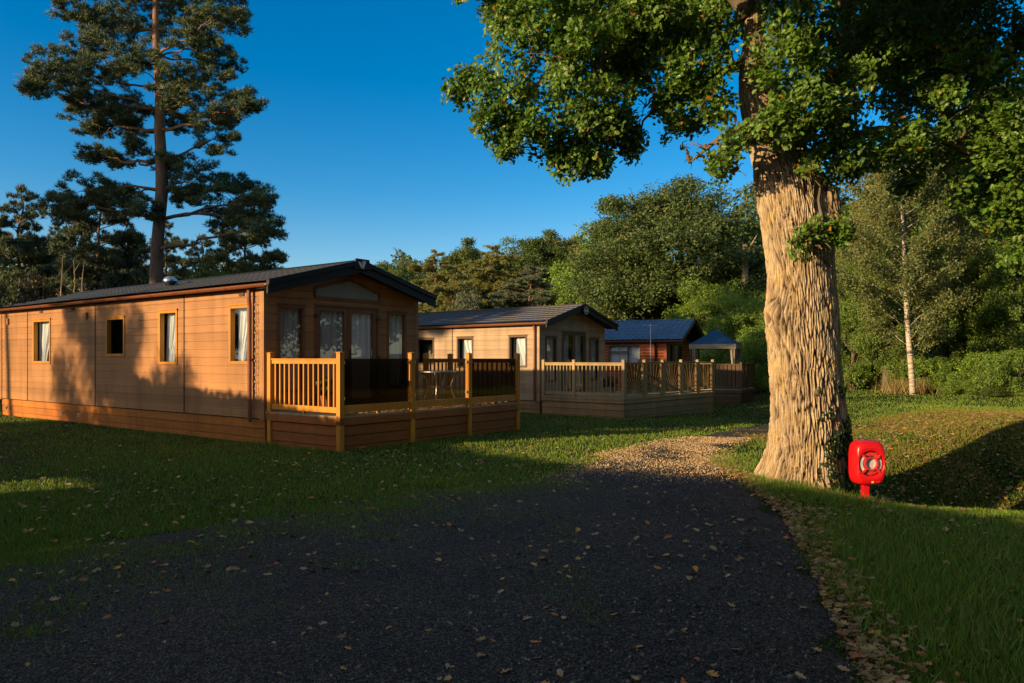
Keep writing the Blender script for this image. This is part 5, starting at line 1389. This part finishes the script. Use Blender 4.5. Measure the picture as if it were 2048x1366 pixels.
# fallen leaves: nearest ones singly, the rest as one litter
m, n, l, p = mat('fallen_leaf'); out = n["Material Output"]
ge = n.new("ShaderNodeNewGeometry"); oi = n.new("ShaderNodeObjectInfo")
ad = N(n, "ShaderNodeMath", operation='ADD'); l.new(ge.outputs['Random Per Island'], ad.inputs[0]); l.new(oi.outputs['Random'], ad.inputs[1])
fr = N(n, "ShaderNodeMath", operation='FRACT'); l.new(ad.outputs[0], fr.inputs[0])
r = ramp(n, [(0, (.20, .10, .035)), (.35, (.26, .16, .075)), (.6, (.35, .25, .14)), (.8, (.46, .26, .05)), (.93, (.34, .09, .03)), (1, (.25, .22, .08))]); r.color_ramp.interpolation = 'LINEAR'
l.new(fr.outputs[0], r.inputs[0]); l.new(r.outputs[0], p.inputs['Base Color']); p.inputs['Roughness'].default_value = .7
M['fallen'] = m
def curl(t): return np.stack([t[:, 0], t[:, 1]-.4, .30*np.abs(t[:, 0])+.35*(t[:, 1]-.45)**2], -1)
LT = []
for j in range(6):
    t = OAKLEAF.copy(); t[:, 0] *= .7+.12*j; q = curl(t); q[:, 2] *= .5+.3*j; q[:, 2] -= q[:, 2].min()
    LT.append(np_mesh('fallen_leaf', q, np.arange(13)[None], m))
xl, yl = [], []
def add(n, fx, fy):
    xl.append(fx(n)); yl.append(fy(n))
n1 = 420; yv = (3.4**-.5+rng.random(n1)*(12**-.5-3.4**-.5))**(1/-.5); xv = (rng.random(n1)*2-1)*(yv*.68)
kk = free(xv, yv) & (yv > 3.4); order = np.argsort(yv[kk]); xn, yn = xv[kk][order], yv[kk][order]
for i in range(min(290, len(xn))):
    me = LT[rnd.randrange(6)]; o = link('fallen_leaf', me); s = rnd.uniform(.034, .072)*(1.0 if on_path(xn[i], yn[i]) < 0 else .85)
    o.location = (xn[i], yn[i], g1(xn[i], yn[i])+(.030 if on_path(xn[i], yn[i]) < 0 else .02)); o.rotation_euler = (rnd.gauss(0, .22), rnd.gauss(0, .22), rnd.uniform(0, 6.28)); o.scale = (s, s, s)
    tag(o, 'curled dry fallen leaf lying on the shaded foreground', 'leaf', 'fallen leaves in the foreground')
rest = [(xn[290:], yn[290:])]
a, b = scatter(1700, 5.5, 22, 1.2); rest.append((a, b))
nd_ = 2300; t = rng.random(nd_); yy = 3.3+8.2*t; xr = np.interp(yy, [q[1] for q in PR], [q[0] for q in PR])+(.02+np.abs(rng.normal(0, .22, nd_)))*(.35+1.3*fbm(yy*1.8, yy*0, 2))-.06; rest.append((xr, yy))   # drift along the right edge
rest.append((rng.normal(4.25, .3, 260), rng.normal(9.3, .15, 260)))
rest.append((rng.uniform(5, 13, 7000), rng.uniform(10.8, 17, 7000)))                 # on the far bank
rest.append((rng.uniform(2.3, 3.6, 260), rng.uniform(10, 12.5, 260))); rest.append((rng.uniform(-3.5, 1.5, 350), rng.uniform(10, 13.5, 350)))
xr, yr = np.concatenate([q[0] for q in rest]), np.concatenate([q[1] for q in rest]); k = free(xr, yr); xr, yr = xr[k], yr[k]
zr_ = gz(xr, yr)+.018+.02*rng.random(len(xr))
C = np.stack([xr, yr, zr_], -1)
# leaves on the near deck, swept along its front edge
nd = 620; ux, uy = rng.uniform(.1, 5.1, nd), np.abs(rng.normal(0, .10, nd))+.06; a = A1; c_, s_ = math.cos(a), math.sin(a)
C = np.concatenate([C, np.stack([-2.93+c_*ux-s_*uy, 12.88+s_*ux+c_*uy, .622+.03*rng.random(nd)], -1)])
V, F = leaf_cloud(C, np.array([0, 0, 1.])+.45*rdir(len(C)), .035+.045*rng.random(len(C)), np.stack([OAKLEAF[:, 0], OAKLEAF[:, 1], .3*np.abs(OAKLEAF[:, 0])], -1))
tag(link('fallen_leaves', np_mesh('fallen_leaves', V, F, m)), 'scattered yellow and brown fallen leaves over lawn, bank and path edge', 'leaf litter', kind='stuff')

# dry leaf flakes in pale tan, added to brighten the sunlit patch of gravel
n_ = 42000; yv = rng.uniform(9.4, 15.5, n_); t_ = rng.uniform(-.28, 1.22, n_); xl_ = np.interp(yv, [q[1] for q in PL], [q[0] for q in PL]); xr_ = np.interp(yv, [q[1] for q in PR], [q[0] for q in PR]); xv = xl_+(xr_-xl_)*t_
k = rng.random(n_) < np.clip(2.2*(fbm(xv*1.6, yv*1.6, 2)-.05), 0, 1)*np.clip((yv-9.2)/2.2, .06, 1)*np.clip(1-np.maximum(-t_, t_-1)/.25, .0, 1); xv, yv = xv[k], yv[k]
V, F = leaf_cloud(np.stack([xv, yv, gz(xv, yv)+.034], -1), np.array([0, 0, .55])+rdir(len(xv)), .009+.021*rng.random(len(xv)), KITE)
m2, n, l, p = mat('sunpatch_flakes'); ge = n.new("ShaderNodeNewGeometry"); r = ramp(n, [(0, (.20, .125, .065)), (.5, (.50, .345, .19)), (1, (.64, .48, .29))]); l.new(ge.outputs['Random Per Island'], r.inputs[0]); l.new(r.outputs[0], p.inputs['Base Color']); p.inputs['Roughness'].default_value = .85
tag(link('sunpatch_debris', np_mesh('sunpatch_debris', V, F, m2)), 'tan leaf debris spread to brighten the sunlit narrow part of the gravel', 'leaf litter', kind='stuff')
